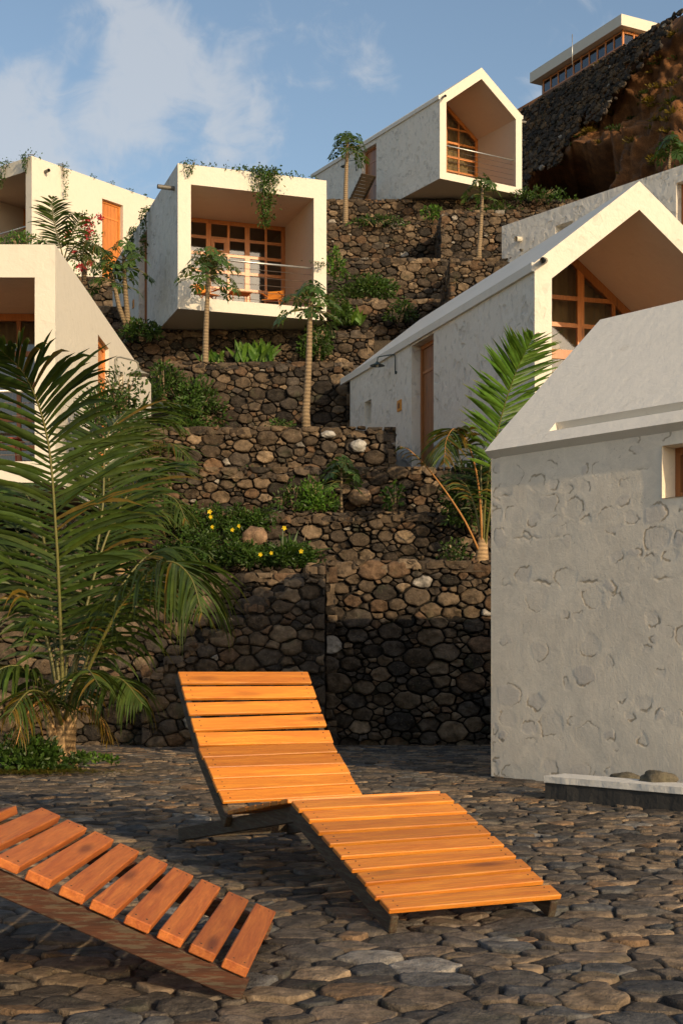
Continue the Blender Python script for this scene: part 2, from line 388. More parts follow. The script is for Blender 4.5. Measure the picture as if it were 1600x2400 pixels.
# ------------------------------------------------------------ rubble stone cells (power diagram)
def cells(W, H, r0, r1, rng, aniso=1.0, bias=2.0):
    """irregular stone outlines that fill a W x H rectangle"""
    pts = []; grid = {}; g = r1*2
    tries = int(W*H/(r0*r0)*6)+40
    for k in range(tries):
        fr = k/tries
        r = r1*rng.uniform(.62, 1.05) if fr < .035 else (r0+(r1-r0)*.45*rng.random() if fr < .25 else r0*rng.uniform(.8, 1.25))
        x = rng.uniform(-r*.2, W+r*.2); y = rng.uniform(-r*.2, H+r*.2)
        gx, gy = int(x//g), int(y//g); ok = True
        for a in (-1,0,1):
            for b in (-1,0,1):
                for q in grid.get((gx+a, gy+b), ()):
                    if ((q[0]-x)/aniso)**2+(q[1]-y)**2 < ((q[2]+r)*.86)**2: ok = False; break
                if not ok: break
            if not ok: break
        if ok:
            p = (x, y, r); pts.append(p); grid.setdefault((gx, gy), []).append(p)
    out = []
    for (x, y, r) in pts:
        poly = [(max(0, x-3*r*aniso), max(0, y-3*r)), (min(W, x+3*r*aniso), max(0, y-3*r)), (min(W, x+3*r*aniso), min(H, y+3*r)), (max(0, x-3*r*aniso), min(H, y+3*r))]
        gx, gy = int(x//g), int(y//g)
        for a in (-2,-1,0,1,2):
            for b in (-2,-1,0,1,2):
                for q in grid.get((gx+a, gy+b), ()):
                    if q[0] == x and q[1] == y: continue
                    nx, ny = 2*(q[0]-x)/aniso**2, 2*(q[1]-y)
                    d = (q[0]**2-x*x)/aniso**2+q[1]**2-y*y-q[2]**2+r*r
                    new = []
                    for i in range(len(poly)):
                        p0, p1 = poly[i], poly[(i+1) % len(poly)]
                        s0 = nx*p0[0]+ny*p0[1]-d; s1 = nx*p1[0]+ny*p1[1]-d
                        if s0 <= 0: new.append(p0)
                        if (s0 < 0 < s1) or (s1 < 0 < s0):
                            t = s0/(s0-s1); new.append((p0[0]+(p1[0]-p0[0])*t, p0[1]+(p1[1]-p0[1])*t))
                    poly = new
                    if len(poly) < 3: break
                if len(poly) < 3: break
            if len(poly) < 3: break
        if len(poly) < 3: continue
        # drop near-duplicate corners
        pp = []
        for p in poly:
            if not pp or abs(p[0]-pp[-1][0])+abs(p[1]-pp[-1][1]) > .004: pp.append(p)
        if len(pp) > 2 and abs(pp[0][0]-pp[-1][0])+abs(pp[0][1]-pp[-1][1]) < .004: pp.pop()
        if len(pp) >= 3: out.append(pp)
    return out
def chaikin(p, k=1, w=.25):
    for _ in range(k):
        q = []
        for i in range(len(p)):
            a, b = p[i], p[(i+1) % len(p)]
            q.append((a[0]*(1-w)+b[0]*w, a[1]*(1-w)+b[1]*w)); q.append((a[0]*w+b[0]*(1-w), a[1]*w+b[1]*(1-w)))
        p = q
    return p
def inset(p, d):
    cx = sum(a[0] for a in p)/len(p); cy = sum(a[1] for a in p)/len(p)
    o = []
    for x, y in p:
        l = sqrt((x-cx)**2+(y-cy)**2) or 1; k = max(.3, 1-d/l); o.append((cx+(x-cx)*k, cy+(y-cy)*k))
    return o, cx, cy
PAL_WALL = [(c[0]*.66, c[1]*.59, c[2]*.51) for c in [(.075,.062,.050),(.11,.088,.066),(.15,.118,.085),(.20,.155,.11),(.095,.084,.074),(.17,.115,.075),(.27,.215,.155),(.13,.105,.08),(.045,.04,.036)]]
PAL_FLOOR = [(c[0]*1.16, c[1]*1.06, c[2]*.96) for c in [(.085,.076,.066),(.11,.095,.078),(.14,.115,.09),(.17,.135,.10),(.10,.094,.086),(.21,.165,.115),(.07,.064,.058),(.125,.108,.088),(.085,.088,.09),(.19,.13,.08),(.055,.05,.045)]]
def put_stones(mb, fn, polys, rng, gap, dome, depth, pal, jit=.02, rare=.012, rough=.012, corner=.2, smooth=True, tilt=.12, prof=None):
    """fn maps (a, b, out) to a point; each outline becomes a rounded stone"""
    for poly in polys:
        p, cx, cy = inset(poly, gap*rng.uniform(.5, 1.6))
        q = []
        for i in range(len(p)):
            a, b = p[i], p[(i+1) % len(p)]; l = sqrt((a[0]-b[0])**2+(a[1]-b[1])**2); q.append(a)
            if l > .07: q.append(((a[0]+b[0])/2+rng.uniform(-1, 1)*min(.018, l*.11), (a[1]+b[1])/2+rng.uniform(-1, 1)*min(.018, l*.11)))
        p = chaikin(q, 1, corner)
        n = len(p); off = rng.uniform(-jit, jit)
        size = max(abs(a[0]-cx)+abs(a[1]-cy) for a in p)
        dm = min(dome, size*.42); tx, ty = rng.uniform(-tilt, tilt), rng.uniform(-tilt, tilt)
        c = rng.choice(pal) if rng.random() > rare else (.27, .24, .20)
        k = rng.uniform(.75, 1.25); c = (c[0]*k, c[1]*k, c[2]*k, 1)
        vs = []; sd_ = rng.uniform(0, 99); nr = len(prof)-1 if prof else 3
        for ring, (s, o) in enumerate(prof or ((1.0, -depth), (1.0, -dm*.80), (.90, -dm*.20), (.60, dm*.10))):
            for x, y in p:
                X, Y = cx+(x-cx)*s, cy+(y-cy)*s
                jt = rough*(2.2*mnoise.noise(Vector((X*9+sd_, Y*9, ring*.3)))+.8*mnoise.noise(Vector((X*24, Y*24+sd_, 1))))*(1 if ring > 1 else .5)
                vs.append(fn(X, Y, o+off+jt+(tx*(X-cx)+ty*(Y-cy) if ring else 0)))
        vs.append(fn(cx, cy, (prof[-1][1] if prof else dm*.18)+off))
        fs = [tuple((r*n+i, r*n+(i+1) % n, (r+1)*n+(i+1) % n, (r+1)*n+i)) for r in range(nr) for i in range(n)]
        fs += [(nr*n+i, nr*n+(i+1) % n, (nr+1)*n) for i in range(n)]
        mb.add(vs, fs, smooth=smooth, col=c)

def stone_wall(label, x0, x1, Y, z0, z1, seed, r=(.07, .17), yaw=0.0, thick=.9, ends=(True, True), group='terraced dry stone retaining walls', dome=.045, pal=PAL_WALL, name='stone_wall', top_stones=True, Y1=None):
    """a dry stone retaining wall; its face looks towards -y"""
    rng = random.Random(seed)
    W = x1-x0; H = z1-z0
    o = empty(name, (x0, Y, z0), yaw)
    mb = MB(); fn = lambda a, b, k: (a, -k, b)
    def shape(pl):
        res = []
        for p in pl: res.append(p)
        return res
    polys = cells(W, H, r[0]*.46, r[1]*.74, rng, 1.45)
    put_stones(mb, fn, polys, rng, .011, dome, .16, pal, rough=.021, corner=.13, tilt=.26, jit=.04, prof=((1.0, -.16), (1.0, -.034), (.94, -.008), (.82, .0), (.5, .004)))
    core = (.012, .010, .008, 1)
    mb.box((.05, .07, 0), (W-.05, thick, H-.07), col=core)
    for e, s in ((0, ends[0]), (1, ends[1])):
        if not s: continue
        pe = cells(thick, H, r[0]*.7, r[1]*.9, rng, 1.3)
        f2 = (lambda a, b, k: (-k+.02, a, b)) if e == 0 else (lambda a, b, k: (W+k-.02, a, b))
        put_stones(mb, f2, pe, rng, .008, dome*.8, .12, pal, rough=.016, corner=.2, tilt=.2)
    if top_stones:
        pt = cells(W, thick, r[0]*1.2, r[1]*1.1, rng, 1.2)
        put_stones(mb, lambda a, b, k: (a, b, H+k-.05), pt, rng, .01, .06, .10, pal, jit=.04, corner=.2, rough=.02, tilt=.2)
    b = mb.build('stonework', M['stone'], o, fix=False)
    tag(o, label, 'stone wall', group)
    return o

# ------------------------------------------------------------ GROUND
gm = MB(); gm.box((-400, -300, -1.6), (400, 700, -.30)); g_ = gm.build('ground', M['soil']); tag(g_, kind='structure')
def gz(y): return 0.0 if y < 11 else -.21*min(1, (y-11)/7)
yd = MB(); n = 24; vs = []; fs = []
for i in range(n+1):
    y = -6+24.6*i/n
    vs += [(-15, y, gz(y)-.026), (15, y, gz(y)-.026)]
for i in range(n): fs.append((2*i, 2*i+1, 2*i+3, 2*i+2))
yd.add(vs, fs, smooth=True)
yo = yd.build('yard_ground', M['grit']); tag(yo, kind='structure')
rng = random.Random(5)
pv = MB()
def floor_patch(x0, x1, y0, y1, r, seed, keep):
    rg = random.Random(seed)
    pl = [p for p in cells(x1-x0, y1-y0, r[0], r[1], rg, 1.25) if keep(x0+p[0][0], y0+p[0][1])]
    put_stones(pv, lambda a, b, k: (x0+a, y0+b, gz(y0+b)+k-.012), pl, rg, .0085, .004, .05, PAL_FLOOR, jit=.006, rare=.01, rough=.0040, corner=.14, tilt=.08, prof=((1.0, -.05), (1.0, -.012), (.965, -.003), (.90, -.0004), (.55, .0)))
def keepf(x, y): return abs(x) < .27*y+1.3 and (x < -3.4 or True)
floor_patch(-3.2, 3.2, 2.2, 6.0, (.045, .115), 11, keepf)
floor_patch(-4.0, 4.4, 6.0, 10.5, (.040, .10), 12, keepf)
floor_patch(-6.0, 3.5, 10.5, 18.1, (.055, .115), 13, keepf)
po = pv.build('cobble_paving', M['cobble']); tag(po, kind='structure')

# ------------------------------------------------------------ HOUSES
def profile(W, H, Rz, l, r, b, t):
    """outer and inner outline of the front, local (u, z)"""
    if Rz <= 0:
        return [(0,0),(W,0),(W,H),(0,H)], [(l,b),(W-r,b),(W-r,H-t),(l,H-t)]
    s = Rz/(W/2)
    zi = lambda u: H+s*min(u, W-u)-t
    return [(0,0),(W,0),(W,H),(W/2,H+Rz),(0,H)], [(l,b),(W-r,b),(W-r,zi(W-r)),(W/2,H+Rz-t),(l,zi(l))]

def side_wall(mb, L, H, holes, side, thick, W, seg=None):
    """side wall sheet on u=0 (side -1) or u=W (side 1) with rectangular recesses (v0, v1, z0, z1, depth)"""
    vs_ = sorted(set([0, L]+[h[0] for h in holes]+[h[1] for h in holes])); zs_ = sorted(set([0, H]+[h[2] for h in holes]+[h[3] for h in holes]))
    u = 0 if side < 0 else W; dirn = 1 if side < 0 else -1
    for i in range(len(vs_)-1):
        for j in range(len(zs_)-1):
            vm, zm = (vs_[i]+vs_[i+1])/2, (zs_[j]+zs_[j+1])/2
            if any(h[0] < vm < h[1] and h[2] < zm < h[3] for h in holes): continue
            q = [(u, vs_[i], zs_[j]), (u, vs_[i+1], zs_[j]), (u, vs_[i+1], zs_[j+1]), (u, vs_[i], zs_[j+1])]
            mb.add(q, [(0,3,2,1) if side < 0 else (0,1,2,3)][0:1] and [(0,1,2,3)])
    for v0, v1, z0, z1, dp in holes:
        a, b = u, u+dirn*dp
        for q in ([(a,v0,z0),(b,v0,z0),(b,v0,z1),(a,v0,z1)], [(a,v1,z0),(b,v1,z0),(b,v1,z1),(a,v1,z1)],
                  [(a,v0,z0),(b,v0,z0),(b,v1,z0),(a,v1,z0)], [(a,v0,z1),(b,v0,z1),(b,v1,z1),(a,v1,z1)],
                  [(b,v0,z0),(b,v1,z0),(b,v1,z1),(b,v0,z1)]):
            mb.add(q, [(0,1,2,3)])

def door_part(parent, side, W, hole, mat, handle=True, transom=True, drk='frame'):
    v0, v1, z0, z1, dp = hole; s = 1 if side < 0 else -1; ub = (0 if side < 0 else W)+s*dp
    y = lambda k: ub-s*k
    fr = MB(); t = .07
    def bx(mb, k0, k1, a0, a1, b0, b1, col=None):
        lo = (min(y(k0), y(k1)), a0, b0); hi = (max(y(k0), y(k1)), a1, b1); mb.box(lo, hi, col=col)
    bx(fr, .003, .075, v0+.003, v0+t, z0+.003, z1-.003); bx(fr, .003, .075, v1-t, v1-.003, z0+.003, z1-.003); bx(fr, .003, .072, v0+t, v1-t, z1-t, z1-.003)
    dr = MB(); n = max(3, int((v1-v0-2*t)/.13)); rg = random.Random(int(v0*100)+int(W*7))
    top = z1-t-.004
    zt = top-.42 if transom else None
    for i in range(n):
        a0 = v0+t+.004+(v1-v0-2*t-.008)*i/n; a1 = v0+t+.004+(v1-v0-2*t-.008)*(i+1)/n-.005
        c = (rg.random(), rg.random(), rg.random(), 1)
        bx(dr, .006, .045, a0, a1, z0+.006, (zt-.02 if zt else top), col=c)
        if zt: bx(dr, .006, .045, a0, a1, zt+.03, top, col=c)
    if zt: bx(dr, .01, .06, v0+t+.003, v1-t-.003, zt-.02, zt+.03)
    d = dr.build('door', mat, parent); f = fr.build('door_frame', M[drk], parent)
    if handle:
        h = MB(); va = v0+t+.09; h.tube([(y(.05), va, z0+1.0), (y(.11), va, z0+1.0), (y(.11), va+.12, z0+1.0)], .013, 6)
        bx(h, .046, .055, va-.025, va+.025, z0+.86, z0+1.08)
        h.build('handle', M['lamp'], d)
    return d

def glazing(parent, inner, v, cols, rows, bw=.07, tw=.10, label=None, thick_row=None, curtain=0, seed=1, open_leaf=None):
    """wooden window wall filling the inner outline at depth v"""
    us = [p[0] for p in inner]; ul, ur = min(us), max(us); zb = inner[0][1]
    gable = len(inner) == 5
    def ztop(u):
        if not gable: return inner[2][1]
        pk = inner[3]; a = inner[4]; b = inner[2]
        return a[1]+(pk[1]-a[1])*(u-a[0])/(pk[0]-a[0]) if u < pk[0] else b[1]+(pk[1]-b[1])*(b[0]-u)/(b[0]-pk[0])
    fr = MB(); rg = random.Random(seed); rc = lambda: (rg.random(), rg.random(), rg.random(), 1)
    # outer frame
    fr.box((ul+.003, v, zb), (ul+tw, v+.08, ztop(ul+.001)-.005), col=rc()); fr.box((ur-tw, v, zb), (ur-.003, v+.08, ztop(ur-.001)-.005), col=rc())
    fr.box((ul+tw, v, zb+.004), (ur-tw, v+.08, zb+tw), col=rc())
    if not gable: fr.box((ul+tw, v, ztop(ul)-tw), (ur-tw, v+.08, ztop(ul)-.004), col=rc())
    else:
        pk = inner[3]
        for a, b in ((inner[4], pk), (pk, inner[2])):
            d = Vector((b[0]-a[0], 0, b[1]-a[1])); l = d.length; d.normalize(); nrm = Vector((d.z, 0, -d.x))
            c = Vector(((a[0]+b[0])/2, v+.043, (a[1]+b[1])/2))+nrm*(tw*.65)
            fr.obox(c, d*(l/2), Vector((0, .043, 0)), nrm*(tw*.62), col=rc())
    for k, u in enumerate(cols):
        wv = bw*(1.7 if k % 2 == 0 else .8)/2
        zt = min(ztop(u-wv), ztop(u+wv))-tw*.7
        fr.box((u-wv, v+.006, zb+tw), (u+wv, v+.07, zt), col=rc())
    for k, z in enumerate(rows):
        wz = bw*.5*(2.2 if thick_row == k else 1)
        if gable and z+wz > ztop(ul)-.05:
            sl_ = (inner[3][1]-inner[4][1])/(inner[3][0]-inner[4][0]); du = (z+wz-inner[4][1])/sl_+tw*.8
            a0, a1 = ul+max(tw, du), ur-max(tw, du)
        else: a0, a1 = ul+tw, ur-tw
        if a1 > a0: fr.box((a0, v+.011, z-wz), (a1, v+.064, z+wz), col=rc())
    if open_leaf:
        a, b, z0, z1 = open_leaf
        for q in ((a, a+.09, z0, z1), (b-.09, b, z0, z1)): fr.box((q[0], v-.012, q[2]), (q[1], v+.05, q[3]), col=rc())
        for q in ((z0, z0+.08), (z1-.08, z1)): fr.box((a+.09, v-.010, q[0]), (b-.09, v+.05, q[1]), col=rc())
    f = fr.build('window_frame', M['frame'], parent)
    pn = MB(); pn.add([(p[0], v+.038, p[1]) for p in inner], [tuple(range(len(inner)))]); pn.build('pane', M['glass'], f)
    if curtain:
        cu = MB(); rg = random.Random(seed+5); nn = 90; vs = []; fs = []
        for i in range(nn+1):
            u = ul+.02+(ur-ul-.04)*i/nn; yy = v+.30+.035*sin(i*1.3+sin(i*.37)*2)
            vs += [(u, yy, zb+.02), (u, yy, ztop(min(max(u, ul+.01), ur-.01))-.06)]
        for i in range(nn):
            if curtain == 1 or (i/nn < .42 or i/nn > .62): fs.append((2*i, 2*i+2, 2*i+3, 2*i+1))
        cu.add(vs, fs, smooth=True); cu.build('curtain', M['curtain'], parent)
    return f

def railing(parent, ul, ur, v, zb, h=.95, n=5):
    r = MB(); r.tube([(ul, v, zb+h), (ur, v, zb+h)], .024, 8); o = r.build('railing', M['metal'], parent)
    c = MB()
    for i in range(n): z = zb+h*(i+.6)/(n+.5); c.tube([(ul, v, z), (ur, v, z)], .006, 5)
    c.build('railing_cable', M['cable'], o)

def wall_lamp(label, loc, rz, mat='lamp', s=1.0, parent=None):
    """gooseneck wall lamp with a dish shade; local +x points away from the wall, arm hangs sideways"""
    o = empty('wall_lamp', loc, rz); tag(o, label, 'lamp', 'gooseneck wall lamps beside the doors')
    a = MB(); pts = [(0.02, 0, -.45*s), (.02, 0, -.05*s), (.03, -.03*s, 0), (.08*s, -.10*s, .02*s), (.30*s, -.42*s, .02*s), (.33*s, -.47*s, 0), (.34*s, -.48*s, -.10*s)]
    a.tube(pts, .014*s, 7); a.tube([(-.005, 0, -.45*s), (.02, 0, -.45*s)], .04*s, 8); a.build('lamp_arm', M[mat], o)
    sh = MB(); n = 20; vs = []; fs = []; c = Vector(pts[-1])
    prof = [(.03, 0), (.05, -.03), (.10, -.055), (.19, -.10), (.19, -.112), (.10, -.075), (.03, -.05)]
    for r_, z_ in prof:
        for k in range(n): vs.append((c.x+r_*s*cos(2*pi*k/n), c.y+r_*s*sin(2*pi*k/n), c.z+z_*s))
    for i in range(len(prof)-1):
        for k in range(n): fs.append((i*n+k, i*n+(k+1) % n, (i+1)*n+(k+1) % n, (i+1)*n+k))
    fs.append(tuple(range(n))); sh.add(vs, fs, smooth=True); shd = sh.build('lamp_shade', M[mat], o)
    bu = MB(); bu.tube([(c.x, c.y, c.z-.03*s), (c.x, c.y, c.z-.09*s), (c.x, c.y, c.z-.13*s), (c.x, c.y, c.z-.15*s)], [.02*s, .035*s, .03*s, .008*s], 8); bu.build('bulb', M['bulb'], o)
    return o

def house(label, corner, t, W, L, H, Rz, rec, holesL=(), holesR=(), mats=('plaster', 'plaster_rough'), th=(.27, .27, .27, .42), group='white plastered hillside houses', overhang=0.0):
    """corner is the front-left bottom corner, t the turn; local x along the front, y into the hill"""
    o = empty('white_house', corner, t); tag(o, label, 'house', group)
    outer, inner = profile(W, H, Rz, th[0], th[1], th[2], th[3])
    n = len(outer)
    fm = MB()           # front frame ring, recess lining
    for i in range(n):
        j = (i+1) % n
        fm.mi = 0
        fm.add([(outer[i][0], 0, outer[i][1]), (outer[j][0], 0, outer[j][1]), (inner[j][0], 0, inner[j][1]), (inner[i][0], 0, inner[i][1])], [(0,1,2,3)])
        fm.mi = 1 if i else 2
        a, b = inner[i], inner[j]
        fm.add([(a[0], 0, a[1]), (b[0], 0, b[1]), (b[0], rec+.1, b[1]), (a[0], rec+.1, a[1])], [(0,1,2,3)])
        fm.mi = 3
        fm.add([(a[0], rec+.1, a[1]), (b[0], rec+.1, b[1]), (b[0], L-.3, b[1]), (a[0], L-.3, a[1])], [(0,1,2,3)])
    fm.mi = 3; fm.add([(p[0], L-.3, p[1]) for p in inner], [tuple(range(n))])
    fm.mi = 0; fm.add([(p[0], L, p[1]) for p in outer], [tuple(range(n))[::-1]])
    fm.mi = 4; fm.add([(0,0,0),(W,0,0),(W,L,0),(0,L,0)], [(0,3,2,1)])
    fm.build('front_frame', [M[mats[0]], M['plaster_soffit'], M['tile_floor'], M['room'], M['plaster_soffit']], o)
    for s, hs, nm in ((-1, holesL, 'side_wall'), (1, holesR, 'side_wall')):
        sm = MB(); side_wall(sm, L, H, list(hs), s, .25, W); sm.build(nm, M[mats[1]], o)
    rf = MB()
    if Rz > 0:
        e = overhang
        for q in ([(0, 0, H), (W/2, 0, H+Rz), (W/2, L+e, H+Rz), (0, L+e, H)], [(W, 0, H), (W/2, 0, H+Rz), (W/2, L+e, H+Rz), (W, L+e, H)]):
            rf.add([(x, y-.0, z+.0) for x, y, z in q], [(0,1,2,3)])
        # eaves lip that stands a little proud of the side walls
        for x0, x1 in ((-.05, .0), (W, W+.05)):
            rf.box((x0, 0, H-.13), (x1, L+e, H-.002))
        if e > 0:
            rf.add([(0, L+e, H), (W/2, L+e, H+Rz), (W/2, L+e, H+Rz-.12), (0, L+e, H-.12)], [(0,1,2,3)])
            rf.add([(0, L, H-.12), (W/2, L, H+Rz-.12), (W/2, L+e, H+Rz-.12), (0, L+e, H-.12)], [(0,1,2,3)])
    else:
        rf.add([(.003,.003,H-.003),(W-.003,.003,H-.003),(W-.003,L,H-.003),(.003,L,H-.003)], [(0,1,2,3)])
    rf.build('roof', M['plaster_roof'], o)
    return o, inner

def local(o, x, y, z):
    t = o.rotation_euler.z; return Vector((o.location.x+x*cos(t)-y*sin(t), o.location.y+x*sin(t)+y*cos(t), o.location.z+z))
def spout(parent, p, d, r=.035, l=.35, mat='pipe'):
    m = MB(); p = Vector(p); d = Vector(d).normalized(); m.tube([p, p+d*l], r, 10, cap=False); m.tube([p+d*l, p+d*l*.6], r*.8, 10, cap=False); m.tube([p+d*l*.99, p+d*l], r, 10, cap=False)
    m.build('drain_spout', M[mat], parent)
def plate(label, o, v, z, side=-1, W=0):
    m = MB(); u = -.012 if side < 0 else W+.012
    m.box((min(u, u-side*-.0)-.009, v-.10, z-.10), (u+.009, v+.10, z+.10)); p = m.build('house_plate', M['plate'])
    p.location = o.location; p.rotation_euler = o.rotation_euler
    k = MB(); uu = u-.011 if side < 0 else u+.011
    k.add([(uu, v-.05, z-.05), (uu, v+.05, z-.05), (uu, v+.05, z+.02), (uu, v, z+.06), (uu, v-.05, z+.02)], [(0,1,2,3,4)])
    q = k.build('plate_mark', M['plate_ink'], p)
    tag(p, label, 'house plate', 'small orange house plates'); return p

# --- centre box house
HB = 8.42
tA = R(19.0)
cA = Vector(((417-800)/F_PX*29.5, 29.5, HB))
hA, inA = house('flat roofed white box house jutting out over the terraces, vine hanging over its open front', cA, tA, 3.40, 8.5, 3.16, 0, 2.23,
    holesL=[(3.5, 4.6, -.0+.02, 2.75, .22)], mats=('plaster_smooth', 'plaster_rough'), th=(.29, .30, .27, .43))
glazing(hA, inA, 2.23, [.75+.47, 1.70, 2.16, 2.62], [.72, 1.12, 1.52, 1.92, 2.30], seed=3, curtain=0, open_leaf=(1.27, 1.68, 1.94, 2.28))
railing(hA, .28, 3.11, .14, .27, .92)
door_part(hA, -1, 3.4, (3.5, 4.6, .02, 2.75, .22), M['door_dark'], drk='door_dark')
spout(hA, (.0, .35, 2.72), (-1, -.05, 0), .05, .38, 'pipe')
# --- upper gabled house
cF = Vector(((1030-800)/F_PX*44.7, 44.7, 16.47))
hF, inF = house('topmost gabled white house with a deep open loggia, beside the brown cliff', cF, R(30), 3.38, 8.5, 2.74, 1.27, 2.2,
    holesL=[(4.0, 5.0, .02, 2.45, .22), (6.3, 6.75, .55, 1.05, .22)], mats=('plaster_smooth', 'plaster_rough'), th=(.26, .26, .24, .38), overhang=.25)
glazing(hF, inF, 2.2, [.75, 1.25, 1.75, 2.3], [.75, 1.25, 1.75, 2.25, 2.75], seed=5, curtain=1)
railing(hF, .25, 3.13, .14, .24, .95)
door_part(hF, -1, 3.38, (4.0, 5.0, .02, 2.45, .22), M['door_dark'], drk='door_dark')
spout(hF, (.12, -.0, 2.70), (-.3, -1, -.25), .04, .3); spout(hF, (3.38, .3, 2.62), (1, -.2, .05), .05, .35, 'pipe')
# --- right gabled house
cB = Vector(((1252-800)/F_PX*19.4, 19.4, 3.84))
hB, inB = house('large gabled white house on the right whose open gable rises behind the nearest roof', cB, R(17.8), 3.38, 8.45, 2.74, 1.34, 2.2,
    holesL=[(3.9, 4.95, .02, 2.58, .24), (7.15, 7.55, 1.55, 2.02, .24)], mats=('plaster', 'plaster_rough'), th=(.27, .27, .26, .42), overhang=.5)
glazing(hB, inB, 2.2, [.65, 1.27, 1.9, 2.5], [.62, 1.06, 1.50, 1.98, 2.46, 2.9], seed=8, curtain=1, thick_row=3)
railing(hB, .26, 3.12, .14, .26, .92)
door_part(hB, -1, 3.38, (3.9, 4.95, .02, 2.58, .24), M['door_dark'], drk='door_dark')
spout(hB, (.16, -.0, 2.78), (-.62, -1, -.30), .045, .30)
# --- white house behind right gable
tG = R(38.2); GB = 7.93
gx, gy = (1175-800)/F_PX*31.0, 31.0
cG = Vector((gx+sin(tG)*8.6, gy-cos(tG)*8.6, GB))
hG, inG = house('white house half hidden behind the large right gable, only its long grey side showing', cG, tG, 3.38, 8.6, 2.74, 0, 2.0,
    holesL=[(2.7, 3.7, .02, 2.42, .24), (6.45, 6.95, 1.85, 2.35, .24)], mats=('plaster', 'plaster_rough'), overhang=0)
glazing(hG, inG, 2.0, [.7, 1.27, 1.9, 2.5], [.62, 1.06, 1.50, 1.98], seed=9, curtain=1)
door_part(hG, -1, 3.38, (2.7, 3.7, .02, 2.42, .24), M['door_dark'], drk='door_dark')
spout(hG, (.0, 8.0, 2.30), (-1, 0, -.1), .06, .16, 'pipe_pale'); spout(hG, (.0, 7.95, 2.05), (-1, 0, -.2), .03, .06)
# --- left back box house
tC = R(-38)
cc = Vector(((75-800)/F_PX*40, 40, 12.36))
cC = Vector((cc.x-cos(tC)*3.4, cc.y-sin(tC)*3.4, 12.36))
hC, inC = house('flat roofed white house at the upper left with an orange door in its sunlit side', cC, tC, 3.40, 8.5, 3.16, 0, 2.2,
    holesR=[(2.75, 3.62, .02, 2.62, .20)], mats=('plaster_smooth', 'plaster_smooth'), th=(.29, .27, .27, .40))
glazing(hC, inC, 2.2, [.75, 1.27, 1.9, 2.5], [.72, 1.12, 1.52, 1.92], seed=10, curtain=1)
railing(hC, .28, 3.12, .14, .27, .92)
door_part(hC, 1, 3.4, (2.75, 3.62, .02, 2.62, .20), M['door'])
spout(hC, (3.40, .5, 2.82), (1, -.15, 0), .05, .22, 'pipe')
# --- left near box house
tD = R(0.5); zD = 1.12+(1510-1131)/F_PX*17.3
HD = 1.12+(1510-573)/F_PX*17.3-zD
cd = Vector(((130-800)/F_PX*17.3, 17.3, zD))
cD = Vector((cd.x-cos(tD)*3.4, cd.y-sin(tD)*3.4, zD))
hD, inD = house('cream white box house at the left edge behind the big palm', cD, tD, 3.40, 9.3, HD, 0, 1.9,
    holesR=[(3.2, 4.2, .02, 2.62, .13), (5.35, 5.75, 2.12, 2.5, .12)], mats=('plaster_smooth', 'plaster_smooth'), th=(.27, .26, .27, .42))
glazing(hD, inD, 1.9, [.75, 1.27, 1.9, 2.5, 2.9], [.72, 1.12, 1.62, 2.05], seed=12, curtain=1)
railing(hD, .28, 3.12, .14, .27, .92)
door_part(hD, 1, 3.4, (3.2, 4.2, .02, 2.62, .13), M['door'])

# --- nearest house: chipped wall in real relief
tE = R(39.4); uE = Vector((cos(tE), sin(tE), 0)); vE = Vector((-sin(tE), cos(tE), 0))
WE, LE, HE, RE = 3.02, 4.4, 2.805, 1.34
bk = Vector(((1150-800)/F_PX*11.83, 11.83, 0))
cE = bk-vE*LE; cE.z = -.03; HE += .03
hE = empty('white_house', cE, tE); tag(hE, 'nearest white house on the right, chipped lime wall over stones and smooth pitched roof', 'house', 'white plastered hillside houses')
rs = random.Random(21)
SPAN = 4.37         # metres of wall nearest the far corner carry fine relief
hw = (LE-2.45, LE-1.83, 2.27, 2.67)
stones = []
for pl_ in cells(SPAN, HE, .05, .13, rs, 1.4):
    xs_ = [p[0] for p in pl_]; ys_ = [p[1] for p in pl_]
    w_, h_ = max(xs_)-min(xs_), max(ys_)-min(ys_)
    if w_*h_ < .009 or rs.random() < .55: continue
    cx_, cy_ = sum(xs_)/len(xs_), sum(ys_)/len(ys_); k_ = rs.uniform(.62, .86)
    pl_ = chaikin([(cx_+(x-cx_)*k_, cy_+(y-cy_)*k_) for x, y in pl_], 1, .2)
    stones.append((pl_, min(xs_)-.03, max(xs_)+.03, min(ys_)-.03, max(ys_)+.03, rs.uniform(.3, 1), rs.uniform(0, 6.28), rs.random(), cx_, cy_))
cracks = [(b_, a0_, a1_, rs.uniform(0, 50)) for (b_, a0_, a1_) in ((2.62, .35, 1.1), (2.42, .05, .55), (2.05, .1, .9), (1.66, .0, 2.2), (1.12, .5, 1.4), (.42, .1, .6), (2.52, .8, 1.9))]
cellgrid = {}
for st_ in stones:
    for gx_ in range(int(st_[1]//.1), int(st_[2]//.1)+1):
        for gy_ in range(int(st_[3]//.1), int(st_[4]//.1)+1): cellgrid.setdefault((gx_, gy_), []).append(st_)
